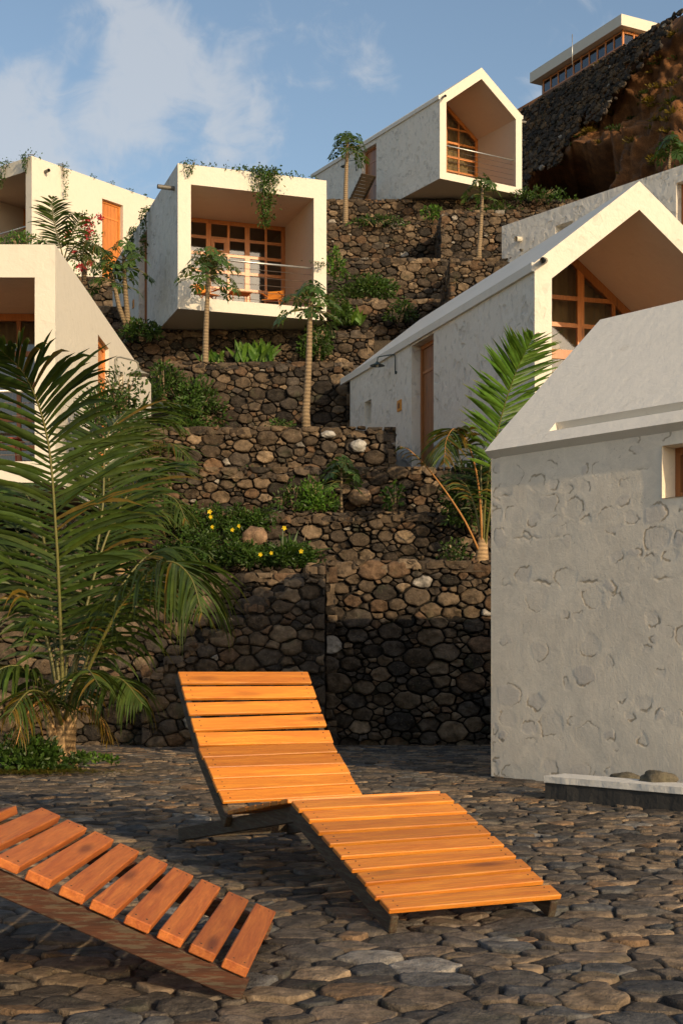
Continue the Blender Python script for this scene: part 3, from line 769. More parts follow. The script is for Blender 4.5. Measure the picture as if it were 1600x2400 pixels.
def relief(a, b):
    """a metres from the far corner, b height: returns offset and two masks"""
    h = .005*mnoise.noise(Vector((a*1.3, b*1.3, 3.1)))+.0014*mnoise.noise(Vector((a*6, b*6, 9)))
    st = ch = 0.0
    wx = .020*mnoise.noise(Vector((a*13, b*13, 1.7)))+.012*mnoise.noise(Vector((a*34, b*34, 4.7)))
    wy = .020*mnoise.noise(Vector((a*13, b*13, 7.7)))+.012*mnoise.noise(Vector((a*34, b*34, 2.2)))
    x, y = a+wx, b+wy
    for (pl, x0, x1, y0, y1, amp, ang, kd, cx, cy) in cellgrid.get((int(a//.1), int(b//.1)), ()):
        dmin = 9; inside = True; n = len(pl)
        for i in range(n):
            p, q = pl[i], pl[(i+1) % n]; ex, ey = q[0]-p[0], q[1]-p[1]; l2 = ex*ex+ey*ey or 1e-9
            t = max(0, min(1, ((x-p[0])*ex+(y-p[1])*ey)/l2)); dx, dy = x-p[0]-t*ex, y-p[1]-t*ey
            dmin = min(dmin, sqrt(dx*dx+dy*dy))
            if ex*(y-p[1])-ey*(x-p[0]) < 0: inside = False
        side = max(0, min(1, .25+1.0*sin(ang+math.atan2(b-cy, a-cx)*1.0)+.55*mnoise.noise(Vector((a*9, b*9, 5)))))
        e = max(0, 1-dmin/.011)
        h -= .0036*e*side*amp
        h += .0045*e*side*mnoise.noise(Vector((a*60, b*60, 3)))
        ch = max(ch, max(0, 1-dmin/.014)*side*(.4+.6*amp))
        if inside:
            f = min(1, dmin/.012); h += (-.0020 if kd < .65 else .0016)*amp*f; st = max(st, f*kd*amp)
    for (yc, a0, a1, sd) in cracks:
        if a0-.1 < a < a1+.1:
            d = abs(b-yc-.05*mnoise.noise(Vector((a*3, sd, 0)))-.022*mnoise.noise(Vector((a*17, sd, 2))))
            if d < .02:
                f = max(0, min(1, (a-a0)/.15, (a1-a)/.15))*max(0, .25+1.6*mnoise.noise(Vector((a*4.1, sd, 7))))
                h -= .005*min(1, f)*(1-d/.02); ch = max(ch, min(1, f)*(1-d/.02))
    return h, st, ch
we = MB(); na, nb = 470, 300
vs = []; cs = []
for j in range(nb+1):
    for i in range(na+1):
        a = SPAN*i/na; b = HE*j/nb
        h, st, ch = relief(a, b)
        # fade the relief out at the sheet's edges
        f = min(1, j/3, (nb-j)/3)
        hc = h*f
        vs.append((-hc-(.0 if i else 0), LE-a-(.0 if i else 0), b)); cs.append((st, min(1, ch), 0, 1))
fs = []
for j in range(nb):
    for i in range(na):
        a = LE-SPAN*(i+.5)/na; b = HE*(j+.5)/nb
        if hw[0] < a < hw[1] and hw[2] < b < hw[3]: continue
        k = j*(na+1)+i; fs.append((k, k+1, k+na+2, k+na+1))
we.v = vs; we.c = cs; we.f = fs; we.sm = [True]*len(fs); we.m = [0]*len(fs)
we.cur = (0, 0, 0, 1)
we.add([(0, 0, 0), (0, LE-SPAN, 0), (0, LE-SPAN, HE), (0, 0, HE)], [(0,1,2,3)])
# window reveal
a0, a1, b0, b1 = hw; dq = .24; e_ = .012
for q in ([(-e_, a0, b0), (dq, a0, b0), (dq, a0, b1), (-e_, a0, b1)], [(-e_, a1, b0), (dq, a1, b0), (dq, a1, b1), (-e_, a1, b1)], [(-e_, a0, b0), (dq, a0, b0), (dq, a1, b0), (-e_, a1, b0)], [(-e_, a0, b1), (dq, a0, b1), (dq, a1, b1), (-e_, a1, b1)]):
    we.add(q, [(0,1,2,3)])
# end walls and far side
we.add([(0, LE, 0), (WE, LE, 0), (WE, LE, HE), (WE/2, LE, HE+RE), (0, LE, HE)], [(0,1,2,3,4)])
we.add([(0, 0, 0), (WE, 0, 0), (WE, 0, HE), (WE/2, 0, HE+RE), (0, 0, HE)], [(0,1,2,3,4)])
we.add([(WE, 0, 0), (WE, LE, 0), (WE, LE, HE), (WE, 0, HE)], [(0,1,2,3)])
we.build('wall', M['near'], hE)
wf = MB(); rc = (.3, .5, .6, 1)
wf.box((dq-.09, a0+.003, b0+.003), (dq-.02, a0+.33, b1-.003), col=rc); wf.box((dq-.09, a0+.33, b1-.06), (dq-.02, a1-.003, b1-.003), col=rc)
wf.box((dq-.09, a0+.33, b0+.003), (dq-.02, a1-.003, b0+.05), col=rc); wf.box((dq-.09, a1-.05, b0+.05), (dq-.02, a1-.003, b1-.06), col=rc)
wfo = wf.build('window', M['door_dark'], hE)
pn = MB(); pn.box((dq-.04, a0, b0), (dq-.035, a1, b1)); pn.build('pane', M['glass'], wfo)
pn = MB(); pn.box((dq+.02, a0-.1, b0-.1), (dq+.3, a1+.1, b1+.1)); pn.build('window_reveal', M['room'], hE)
# roof with raised verge and gutter channel
rf = MB()
sl_ = RE/(WE/2); nrm = Vector((-sl_, 0, 1)).normalized()
def rp(s, y, h):  # s along slope from eave 0..1, height above slab
    return (WE/2*s+nrm.x*h, y, HE+RE*s+nrm.z*h)
g0 = LE-.62
prof_full = [(-.02, -.05), (-.025, .035), (.035, .04), (.05, .04), (.12, .045), (1.0, .045)]
prof_gut = [(-.02, -.05), (-.025, .035), (.055, .04), (.06, -.02), (.105, -.02), (.112, .045), (1.0, .045)]
def strip(pf, y0, y1):
    for i in range(len(pf)-1):
        n = 14 if i == len(pf)-2 else 1
        for k in range(n):
            s0 = pf[i][0]+(pf[i+1][0]-pf[i][0])*k/n; s1 = pf[i][0]+(pf[i+1][0]-pf[i][0])*(k+1)/n
            h0 = pf[i][1]+(pf[i+1][1]-pf[i][1])*k/n; h1 = pf[i][1]+(pf[i+1][1]-pf[i][1])*(k+1)/n
            rf.add([rp(s0, y0, h0), rp(s0, y1, h0), rp(s1, y1, h1), rp(s1, y0, h1)], [(0,1,2,3)])
strip(prof_full, g0, LE+.02); strip(prof_gut, 0, g0)
rf.add([rp(.055, g0, .04), rp(.06, g0, -.02), rp(.105, g0, -.02), rp(.112, g0, .045)], [(0,1,2,3)])
rf.add([rp(-.02, LE+.02, -.05), rp(-.025, LE+.02, .035), rp(.12, LE+.02, .045), rp(1, LE+.02, .045), rp(1, LE+.02, -.05)], [(0,1,2,3,4)])
rf.add([rp(-.02, LE+.0, -.05), rp(-.02, LE+.02, -.05), rp(1, LE+.02, -.05), rp(1, LE, -.05)], [(0,1,2,3)])
mir = [(WE-x, y, z) for x, y, z in (rp(-.02, 0, -.05), rp(-.02, LE+.02, -.05), rp(1, LE+.02, .045), rp(1, 0, .045), rp(-.025, 0, .035), rp(-.025, LE+.02, .035))]
rf.add(mir, [(4, 5, 2, 3), (0, 1, 5, 4)])
rf.build('roof', M['plaster_roof'], hE)

# unseen wall, added so its shadow darkens the lower yard wall
gw = MB(); gw.box((2.08, 14.8, -.4), (9.5, 15.1, 2.66)); gwo = gw.build('shadow_wall', M['plaster_rough']); tag(gwo, 'plain wall added out of view behind the nearest house to shade the yard wall', 'wall')

# --- house plates, lamps
plate('orange house plate beside the door recess of the large right gabled house', hB, 5.55, 1.62)
plate('orange house plate right of the orange door of the upper left house', hC, 4.05, 1.45, 1, 3.4)
plate('orange house plate left of the door of the centre box house', hA, 5.3, 1.35)
wall_lamp('dark green gooseneck lamp over the small window of the large right gabled house', local(hB, -.01, 5.72, 2.58), hB.rotation_euler.z+R(180), 'lamp', .72)
l2 = wall_lamp('pale weathered gooseneck lamp on the cream wall of the left box house', local(hD, 3.41, 4.72, 2.60), hD.rotation_euler.z, 'lamp_pale', .95)
l2.scale = (1, -1, 1)
wall_lamp('small dark lamp beside the papaya tree on the topmost gabled house', local(hF, -.01, 5.35, 2.25), hF.rotation_euler.z+R(180), 'lamp', .8)
wall_lamp('small green lamp peeking out right of the large gable peak', local(hG, -.01, 4.35, 2.35), hG.rotation_euler.z+R(180), 'lamp', 1.0)

# ------------------------------------------------------------ hilltop house
tH = R(27); ZH = 66.0
cH = Vector(((1455-800)/F_PX*ZH, ZH, 1.12+(1510-58)/F_PX*ZH))
hH = empty('hilltop_house', cH, tH); tag(hH, 'long flat roofed pavilion with wooden windows on top of the hill', 'house')
m = MB(); m.box((0, 0, 0), (5.5, 7.7, .54)); m.build('roof', M['plaster_smooth'], hH)
m = MB(); m.box((.5, .55, -2.6), (5.2, 7.3, -.004)); m.build('wall', M['room'], hH)
m = MB(); c_ = (.4, .4, .5, 1)
for k in range(11):
    y = .40+k*.66; m.box((.36, y-.035, -2.4), (.45, y+.035, -.01), col=c_)
for z in (-.09, -.75, -1.4): m.box((.37, .43, z-.04), (.44, 7.0, z+.03), col=c_)
for k in range(8):
    x = .42+k*.66; m.box((x-.04, .36, -2.4), (x+.04, .45, -.01), col=c_)
for z in (-.10, -.9): m.box((.5, .37, z-.05), (5.1, .44, z+.04), col=c_)
fo = m.build('window_frame', M['frame'], hH)
m = MB(); m.box((.40, .42, -2.3), (.41, 7.0, -.05)); m.box((.42, .40, -2.3), (5.1, .41, -.05)); m.build('pane', M['glass'], fo)
m = MB(); m.box((.47, .5, -2.3), (.48, 7.0, -.12)); m.build('curtain', M['curtain'], hH)
m = MB(); b0 = at(1340, 152, 60); m.tube([b0, b0+Vector((0, 0, 1.35))], .022, 6); an = m.build('antenna_mast', M['metal']); tag(an, 'thin antenna mast in front of the hilltop pavilion', 'mast')

# ------------------------------------------------------------ cliff
def interp(pts, s):
    for i in range(len(pts)-1):
        if s <= pts[i+1][0]:
            f = (s-pts[i][0])/(pts[i+1][0]-pts[i][0]); return pts[i][1].lerp(pts[i+1][1], f)
    return pts[-1][1]
crest = [(0, at(1120, 340, 66)), (.15, at(1195, 265, 64)), (.25, at(1262, 226, 63)), (.5, at(1452, 112, 58)), (.72, at(1608, 30, 54)), (1, at(1850, -60, 50))]
foot = [(0, Vector((6.2, 56, 15.0))), (.15, Vector((7.2, 53.5, 15.0))), (.5, Vector((11.5, 47, 14))), (.72, Vector((14.5, 43.5, 12.5))), (1, Vector((19, 40, 11)))]
nu, nv = 170, 120
cl = MB(); vs = []; cs = []
cave = at(1318, 385, 52)
for j in range(nv+1):
    for i in range(nu+1):
        s = i/nu; r = j/nv
        p = interp(foot, s).lerp(interp(crest, s), r)
        nr = Vector((-.62, -.68, .38))
        k = 1.0 if r < .80 else ((1-r)/.20)**.8
        rgh = min(1, max(.25, (s-.12)*3))
        d = 1.5*mnoise.fractal(Vector((p.x*.22, p.y*.22, p.z*.25)), 1, 2, 5)*rgh+.55*mnoise.noise(p*.9)*rgh+.28*mnoise.noise(p*2.3)*rgh
        d += (.45*abs(mnoise.noise(p*1.5))+.22*mnoise.noise(p*4.1)+.14*mnoise.noise(p*7.7))*rgh
        # the cave mouth bites into the foot of the slope
        px = 800+p.x/p.y*F_PX; py = HOR-(p.z-CH)/p.y*F_PX
        q = ((p.x-9.1-.5*mnoise.noise(p*.7))/1.9)**2+((p.z-20.2-.4*mnoise.noise(p*.8))/1.6)**2
        cv = max(0, 1-q)
        q_ = p+nr*(d*k)
        if cv > 0: q_ = q_+Vector((2.4, 7.5, -1.0))*min(1, cv*2.2)
        vs.append(q_); cs.append((1, 1, 1, 1))
fs = [(j*(nu+1)+i, j*(nu+1)+i+1, (j+1)*(nu+1)+i+1, (j+1)*(nu+1)+i) for j in range(nv) for i in range(nu)]
cl.add(vs, fs, smooth=True)
top = len(cl.v)
tp = [interp(crest, i/nu) for i in range(nu+1)]
cl.add(tp+[p+Vector((6, 30, .4)) for p in tp], [(i, i+1, nu+2+i, nu+1+i) for i in range(nu)])
clo = cl.build('cliff', M['earth']); tag(clo, kind='structure')
CLIFFV = [Vector(v) for v in cl.v[:(nu+1)*(nv+1)]]
# dark dry stone face along the crest
rg = random.Random(77)
cw = MB()
A0, A1 = at(1130, 322, 64.5)-Vector((0, 0, .25)), at(1612, 18, 52.5)-Vector((0, 0, .25))
du = (A1-A0); Wc = du.length; du.normalize(); dn = Vector((-.60, -.78, .15)).normalized(); dz = Vector((.16, .30, 1)).normalized()
pl = cells(Wc, 6.2, .055, .15, rg, 1.4)
def keepc(p):
    x, y = p[0]; f = x/Wc
    return y > 6.2-(6.3*(1-f)**.8*(1+.12*sin(x*2.1))+.25)+abs(rg.gauss(0, .45)) and y > .1
pl = [p for p in pl if keepc(p)]
put_stones(cw, lambda a, b, k: A0+du*a+dz*(b-6.1)+dn*(k+.42), pl, rg, .008, .03, .12, [(.045,.036,.028),(.065,.05,.038),(.03,.026,.022),(.085,.062,.042),(.10,.065,.035)], jit=.06, rare=.006, rough=.035, corner=.16, tilt=.12)
cwo = cw.build('stone_wall', M['stone']); tag(cwo, 'dark dry stone facing along the crest of the cliff under the hilltop pavilion', 'stone wall')

# ------------------------------------------------------------ terraces
def px_x(px, Y): return (px-800)/F_PX*Y
TW = 'terraced dry stone retaining walls'
stone_wall('lowest and longest rubble wall at the back of the yard, lower half in shade', px_x(762, 18), 7.0, 18.0, -.35, 2.24, 101, (.085, .19), thick=1.2)
stone_wall('rubble wall behind the big palm that continues the yard wall to the left', -9.0, px_x(762, 18)-.01, 18.1, -.35, 2.08, 102, (.085, .19), thick=1.2)
stone_wall('shaded rubble wall just above the yellow flowers and the yard wall', -4.5, 3.2, 19.6, 2.0, 3.04, 103, (.07, .16), thick=1.3)
stone_wall('rubble terrace wall at the foot of the large right gabled house', -6.5, 3.6, 20.9, 2.9, 3.86, 104, (.07, .16), thick=1.4)
stone_wall('squarish dark rubble wall ending at the left side of the large right gabled house', -3.7, px_x(928, 22.3), 22.3, 3.7, 4.70, 105, (.08, .18), thick=3.0)
stone_wall('tall rubble wall behind the second papaya trunk below the centre box house', -3.7, .25, 28.3, 4.5, 7.02, 106, (.09, .20), thick=1.8)
stone_wall('rubble wall directly under the centre box house', -5.4, .75, 31.4, 6.8, 8.40, 107, (.08, .19), thick=1.4)
stone_wall('rubble wall right of the centre box house above the bright leaved clump', -1.2, 4.0, 34.0, 7.5, 9.78, 108, (.09, .20), thick=2)
stone_wall('narrow rubble block in front of the rear end of the half hidden house', px_x(1052, 30.8), 5.2, 30.8, 6.5, 9.90, 109, (.09, .20), thick=2.8)
stone_wall('rubble wall above the dark green hedge right of the centre house', -1.4, px_x(1046, 38)+.02, 38.0, 9.6, 11.95, 110, (.09, .20), thick=2)
stone_wall('rubble block with the slim papaya standing on it, below the topmost house', px_x(1062, 36.4), 7.2, 36.4, 9.0, 11.45, 111, (.09, .20), thick=2.4)
stone_wall('rubble wall with the tall papaya at its top, below the topmost house', -1.6, px_x(1030, 42), 42.0, 11.8, 14.17, 112, (.09, .20), thick=2)
stone_wall('rubble buttress that stands forward under the corner of the topmost house', px_x(1032, 39.6), 8.0, 39.6, 11.3, 13.80, 113, (.09, .20), thick=3)
stone_wall('uppermost rubble wall that carries the topmost gabled house', -2.4, 9.5, 46.6, 14.0, 16.42, 114, (.10, .22), thick=2)
stone_wall('low rubble wall on the skyline between the centre house and the topmost house', -3.0, .2, 58, 18.6, 20.75, 115, (.12, .25), thick=2, dome=.09)
stone_wall('small rubble wall under the orange door of the upper left house', -8.3, -5.4, 40.2, 9.5, 12.02, 116, (.09, .2), thick=2)
stone_wall('dark rubble wall beside the rear end of the centre box house', -8.8, -5.0, 35.2, 7.0, 9.9, 117, (.09, .2), thick=2)
# stepped stones climbing the yard wall
st = empty('stone_staircase', (px_x(762, 17.6), 17.45, -.25)); tag(st, 'rough stone steps climbing to the right along the yard wall', 'steps')
rg = random.Random(41); sm = MB()
for k in range(9):
    x1 = -.26*k; x0 = x1-.27; top = 2.42-.17*k
    sm.box((x0+.01, .08+.002*k, 0), (x1-.01, .50+.002*k, top-.05), col=(.03, .025, .02, 1))
    put_stones(sm, lambda a, b, q, x0=x0, top=top: (x0+a, .02+b, top+q-.03), cells(.27, .5, .08, .14, rg, 1.3), rg, .007, .03, .10, PAL_WALL, jit=.02, rough=.012, corner=.18)
    put_stones(sm, lambda a, b, q, x0=x0, top=top: (x0-q+.02, .02+a, top-.22+b), cells(.5, .2, .08, .14, rg, 1.3), rg, .007, .03, .05, PAL_WALL, jit=.01, rough=.012, corner=.18)
def below_steps(p):
    x = sum(q[0] for q in p)/len(p)-2.37; y = sum(q[1] for q in p)/len(p); return y < 2.42-.17*int(-x/.26)+.0
put_stones(sm, lambda a, b, q: (a-2.37, .03-q, b), [p for p in cells(2.37, 2.42, .045, .13, rg, 1.45) if below_steps(p)], rg, .010, .04, .12, PAL_WALL, jit=.04, rough=.018, corner=.13, tilt=.22)
sm.build('stonework', M['stone'], st)

# ground sheets of the terraces
hs = MB()
steps = [(18.3, 2.0), (19.9, 2.0), (19.91, 2.9), (21.2, 2.9), (21.21, 3.74), (22.6, 3.74), (22.61, 4.58), (28.6, 4.62), (28.61, 6.85), (31.7, 6.9)]
rgn = [(-30, 30)]
def sheet(x0, x1, pts, nx=24):
    vs = []; fs = []
    for (y, z) in pts:
        for i in range(nx+1):
            x = x0+(x1-x0)*i/nx; vs.append((x, y, z+.06*mnoise.noise(Vector((x*.7, y*.9, 0)))))
    for j in range(len(pts)-1):
        for i in range(nx):
            k = j*(nx+1)+i; fs.append((k, k+1, k+nx+2, k+nx+1))
    hs.add(vs, fs, smooth=False)
sheet(.9, 3.0, [(18.5, -1), (18.5, 2.0), (19.9, 2.0), (19.91, 2.9), (21.2, 2.9), (21.21, 3.70), (27.0, 3.72), (28.4, 3.9), (28.5, 4.6)], 8)
sheet(-3.7, .9, [(18.5, -1), (18.5, 2.0), (19.9, 2.0), (19.91, 2.9), (21.2, 2.9), (21.21, 3.72), (22.6, 3.74), (22.61, 4.56), (28.6, 4.62)], 20)
sheet(-16, -3.7, [(18.5, -1), (18.5, 1.9), (21.2, 2.6), (24, 2.9), (27, 3.6), (28.6, 4.62)], 12)
sheet(3.0, 40, [(18.5, -1), (18.5, 2.0), (24, 3.0), (28.6, 4.62)], 12)
sheet(-50, 40, [(28.61, 4.6), (28.62, 6.8), (31.7, 6.86)], 40)
sheet(-5.2, 14, [(31.71, 6.8), (31.9, 8.25), (34.2, 8.3), (34.3, 9.6), (38.2, 9.65), (38.3, 11.8), (42.2, 11.85), (42.3, 14.0), (47, 14.05), (47.1, 16.3), (52, 16.3), (58, 18), (59, 20.4), (75, 24), (110, 30), (260, 36)], 30)
sheet(-60, -5.2, [(31.71, 6.8), (35.6, 8.2), (35.7, 9.7), (40.4, 9.8), (40.5, 11.9), (52, 12.6), (58, 14.8), (75, 18), (110, 22), (260, 26)], 20)
ho = hs.build('hillside', M['soil']); tag(ho, kind='structure')

# ------------------------------------------------------------ kerb and boulders
kb = empty('kerb', (1.49, 9.95, 0)); tag(kb, 'white topped kerb with a black face along the planting strip', 'kerb')
d = Vector((3.6-1.49, 7.9-9.95, 0)); Lk = d.length; d.normalize(); nrmk = Vector((-d.y, d.x, 0))
m = MB(); rg = random.Random(3); nseg = 60
def kerb_strip(z0, z1, w0, w1, wob):
    vs = []; fs = []
    for i in range(nseg+1):
        for (w_, z_) in ((w0, z0), (w0, z1), (w1, z1), (w1, z0)):
            p = d*(Lk*i/nseg)+nrmk*(w_+wob*mnoise.noise(Vector((i*.35, w_*9, z_*3))))
            vs.append((p.x, p.y, z_+wob*.25*mnoise.noise(Vector((i*.4, w_*5, 8)))))
    for i in range(nseg):
        for k in range(4): fs.append((i*4+k, i*4+(k+1) % 4, i*4+4+(k+1) % 4, i*4+4+k))
    fs.append((0,1,2,3)); fs.append(tuple(nseg*4+k for k in (3,2,1,0))); m.add(vs, fs)
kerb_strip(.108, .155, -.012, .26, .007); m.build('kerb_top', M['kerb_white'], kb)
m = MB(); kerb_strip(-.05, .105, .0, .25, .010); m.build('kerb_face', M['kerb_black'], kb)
def boulder(label, c, r, seed, col=(.13, .11, .075), group='boulders'):
    import bmesh
    bm = bmesh.new(); bmesh.ops.create_icosphere(bm, subdivisions=4, radius=1)
    for v in bm.verts:
        n_ = mnoise.fractal(v.co*1.2+Vector((seed, 0, 0)), 1, 2, 4)
        v.co = v.co*(1+.22*n_); v.co = Vector((v.co.x*r[0], v.co.y*r[1], v.co.z*r[2]))
    me = D.meshes.new('boulder'); bm.to_mesh(me); bm.free(); me.materials.append(M['stone'])
    me.polygons.foreach_set('use_smooth', [True]*len(me.polygons))
    ca = me.color_attributes.new('col', 'FLOAT_COLOR', 'POINT'); ca.data.foreach_set('color', list((*col, 1))*len(me.vertices))
    o = D.objects.new('boulder', me); COL.objects.link(o); o.location = c; tag(o, label, 'boulder', group); return o
boulder('smaller flat boulder at the foot of the nearest house, left of the larger one', at(1466, 1826, 10.0), (.115, .12, .05), 3, group='boulders by the kerb')
boulder('larger brown boulder at the foot of the nearest house by the kerb', at(1540, 1826, 9.6), (.13, .13, .062), 9, group='boulders by the kerb')
boulder('pale quartz boulder set at the top of the squarish dark wall', at(840, 1045, 22.25), (.13, .08, .11), 14, (.42, .40, .36), 'pale stones in the dark wall')
boulder('whitish stone just left of the pale quartz boulder in the dark wall', at(770, 1018, 22.25), (.12, .06, .06), 17, (.38, .36, .33), 'pale stones in the dark wall')
boulder('big rusty boulder on the terrace wall below the dark wall', at(842, 1165, 20.85), (.17, .10, .14), 23, (.30, .20, .12), 'brown boulders on the terraces')
boulder('rusty boulder among the yellow flowers', at(598, 1262, 18.9), (.17, .12, .17), 27, (.24, .15, .09), 'brown boulders on the terraces')

# ------------------------------------------------------------ LOUNGERS
def lounger(label, origin, yaw, prof, width, pitch, slatw, mats, name_group='wooden sun loungers in the yard', seed=1, thick=.022, gapn=(9, 8, 10), dirn=1):
    """local x across, y from the foot end to the head; prof gives ridge, seat end, head top, tail"""
    o = empty('sun_lounger', origin, yaw); tag(o, label, 'sun lounger', name_group)
    rg = random.Random(seed)
    (ry, rz), (sy, sz), (hy, hz), (ty, tz) = prof
    rw, rh = .035, .075
    mid = (sy+(hy-sy)*.52, sz+(hz-sz)*.43)
    def rail(pts, name, x):
        m = MB()
        for a, b in zip(pts[:-1], pts[1:]):
            a = Vector((x, a[0], a[1])); b = Vector((x, b[0], b[1])); dd = (b-a); l = dd.length; dd.normalize(); nn = Vector((0, -dd.z, dd.y))
            m.obox((a+b)/2-nn*(rh/2), dd*(l/2+.012), Vector((rw/2, 0, 0)), nn*(rh/2), col=(rg.random(), rg.random(), rg.random(), 1), cham=.004)
        return m.build(name, mats[1], o)
    for x in (.028, width-.028):
        rail([(-.02, .055), (ry, rz)], 'leg_rail', x)
        rail([(ry, rz-.004), (ty, tz+.04)], 'seat_rail', x+(.036 if x < .3 else -.036))
        rail([(sy, sz), mid, (hy, hz)], 'back_rail', x)
        m = MB(); m.box((x-.018+(.036 if x < .3 else -.036), ty-.10, -.0), (x+.018+(.036 if x < .3 else -.036), ty-.055, tz+.03)); m.build('leg', mats[1], o)
    m = MB(); m.box((.09, ty-.03, tz-.02), (width-.09, ty+.0, tz+.03), col=(.2, .6, .3, 1)); m.build('crossbar', mats[1], o)
    nails = []
    def slats(a, b, n, skip_first=False, w=slatw):
        a = Vector((0, a[0], a[1])); b = Vector((0, b[0], b[1])); dd = b-a; l = dd.length; dd.normalize(); nn = Vector((0, -dd.z, dd.y))
        for i in range(n):
            f = (i+.5)/n; c = a+dd*(l*f)+nn*(thick/2+.002)
            jx = rg.uniform(-.006, .006); jr = rg.uniform(-.006, .006); c.x = width/2+jx
            ww = min(w, l/n-.006)*rg.uniform(.97, 1.02)
            ex = Vector((width/2, 0, 0))+dd*(jr); ey = dd*(ww/2); ez = nn*(thick/2+rg.uniform(-.001, .0015))
            m = MB(); m.obox((0, 0, 0), ex, ey, ez, col=(rg.random(), rg.random(), rg.random(), 1), cham=.0035)
            s = m.build('slat', mats[0], o); s.location = c
            if skip_first: continue
            for sx in (-1, 1):
                for sd in (-.22, .22):
                    q = Vector((sx*(width/2-.045), 0, 0))+dd*(ww*sd)+nn*(thick/2+.001); nl = MB(); nl.tube([q-nn*.004, q+nn*.0008], .0035, 6)
                    nl.build('screw', M['nail'], s)
    slats((-.035, .052), (ry-.02, rz+.003), gapn[0])
    slats((ry+.02, rz+.002), (sy-.03, sz+.004+.0), gapn[1], True)
    n2 = gapn[2]; nm = n2//2
    slats((sy+.03, sz+.05), mid, nm-1 if False else nm)
    slats(mid, (hy, hz), n2-nm)
    return o
lounger('orange varnished slatted sun lounger with raised back in the middle of the yard', (.1875-.015, 5.34, 0), R(25.0),
        ((.97, .385), (1.84, .235), (2.63, .955), (2.73, .02)), .80, .11, .089, (M['slat'], M['rail']), seed=4, gapn=(9, 8, 10))
lounger('reddish slatted sun lounger with peeling rail cut off by the left edge', (-.325, 4.31, 0), R(87.8),
        ((.93, .46), (1.80, .29), (2.55, 1.02), (2.70, .02)), .93, .10, .086, (M['slat_red'], M['rail_worn']), seed=9, thick=.032, gapn=(9, 7, 9))

# ------------------------------------------------------------ FURNITURE ON BALCONIES
def chair(label, loc, rz, group='wooden balcony chairs', s=1.0):
    o = empty('balcony_chair', loc, rz); tag(o, label, 'chair', group)
    c = lambda: (random.random(), random.random(), random.random(), 1)
    m = MB(); m.obox((0, 0, .42), (.24, 0, 0), (0, .23, .03), (0, 0, .014), col=c(), cham=.004); m.build('seat', M['slat'], o)
    m = MB(); m.obox((0, .27, .66), (.24, 0, 0), (0, .012, 0), (0, .05, .17), col=c(), cham=.004); m.build('backrest', M['slat'], o)
    o.scale = (.8, .8, .66)
    for sx in (-1, 1):
        for sy in (-1, 1):
            m = MB(); top = Vector((sx*.21, -sy*.14, .43)); bot = Vector((sx*.21, sy*.22, 0)); m.tube([bot, top], .016, 6); m.build('leg', M['door_dark'], o)
        m = MB(); m.tube([(sx*.225, .18, .40), (sx*.225, .30, .80)], .016, 6); m.build('back_post', M['door_dark'], o)
        m = MB(); m.obox((sx*.25, 0, .62), (.025, 0, 0), (0, .22, 0), (0, 0, .012), col=c()); m.build('armrest', M['slat'], o)
    return o
random.seed(2)
def floorpt(h, x, y, z): return local(h, x, y, z+.004)
chair('orange wooden chair at the left end of the centre house balcony', floorpt(hA, .85, .75, .27), tA+R(20))
chair('orange wooden chair at the right of the centre house balcony', floorpt(hA, 2.35, .75, .27), tA+R(-35))
def table(label, loc, rz, mt='slat', ml='door_dark'):
    o = empty('balcony_table', loc, rz); tag(o, label, 'table')
    o.scale = (.8, .8, .7)
    m = MB(); m.obox((0, 0, .55), (.3, 0, 0), (0, .25, 0), (0, 0, .015), col=(.5, .2, .6, 1), cham=.004); m.build('tabletop', M[mt], o)
    for sx in (-1, 1):
        for sy in (-1, 1):
            m = MB(); m.tube([(sx*.26, sy*.2, 0), (sx*.24, sy*.18, .54)], .014, 6); m.build('leg', M[ml], o)
table('small orange table between the two chairs on the centre house balcony', floorpt(hA, 1.6, .8, .27), tA)
table('small rust red table on the left box house balcony', floorpt(hD, 2.55, .8, .27), tD, 'red', 'red')
# folded lounger by the topmost house door
fo_ = empty('folded_lounger', local(hF, -.55, 3.6, .02), hF.rotation_euler.z); tag(fo_, 'dark weathered wooden lounger lying by the door of the topmost house', 'sun lounger')
def plank_set(name, a, b, wv, n):
    m = MB(); a = Vector(a); b = Vector(b); dd = b-a; l = dd.length; dd.normalize(); nn = dd.cross(Vector((1, 0, 0))).normalized()
    for i in range(n): m.obox(a+dd*(l*(i+.5)/n), Vector((wv/2, 0, 0)), dd*(l/n*.42), nn*.012, col=(.3*(i % 3), .5, .6, 1))
    for sx in (-1, 1): m.obox((a+b)/2+Vector((sx*wv*.42, 0, 0))-nn*.03, Vector((.02, 0, 0)), dd*(l/2), nn*.025, col=(.4, .5, .6, 1))
    m.build(name, M['rail'], fo_)
plank_set('seat', (-.05, 2.7, .12), (-.05, 1.0, .30), .6, 14); plank_set('backrest', (-.05, .9, .28), (-.05, -.1, 1.05), .6, 9)

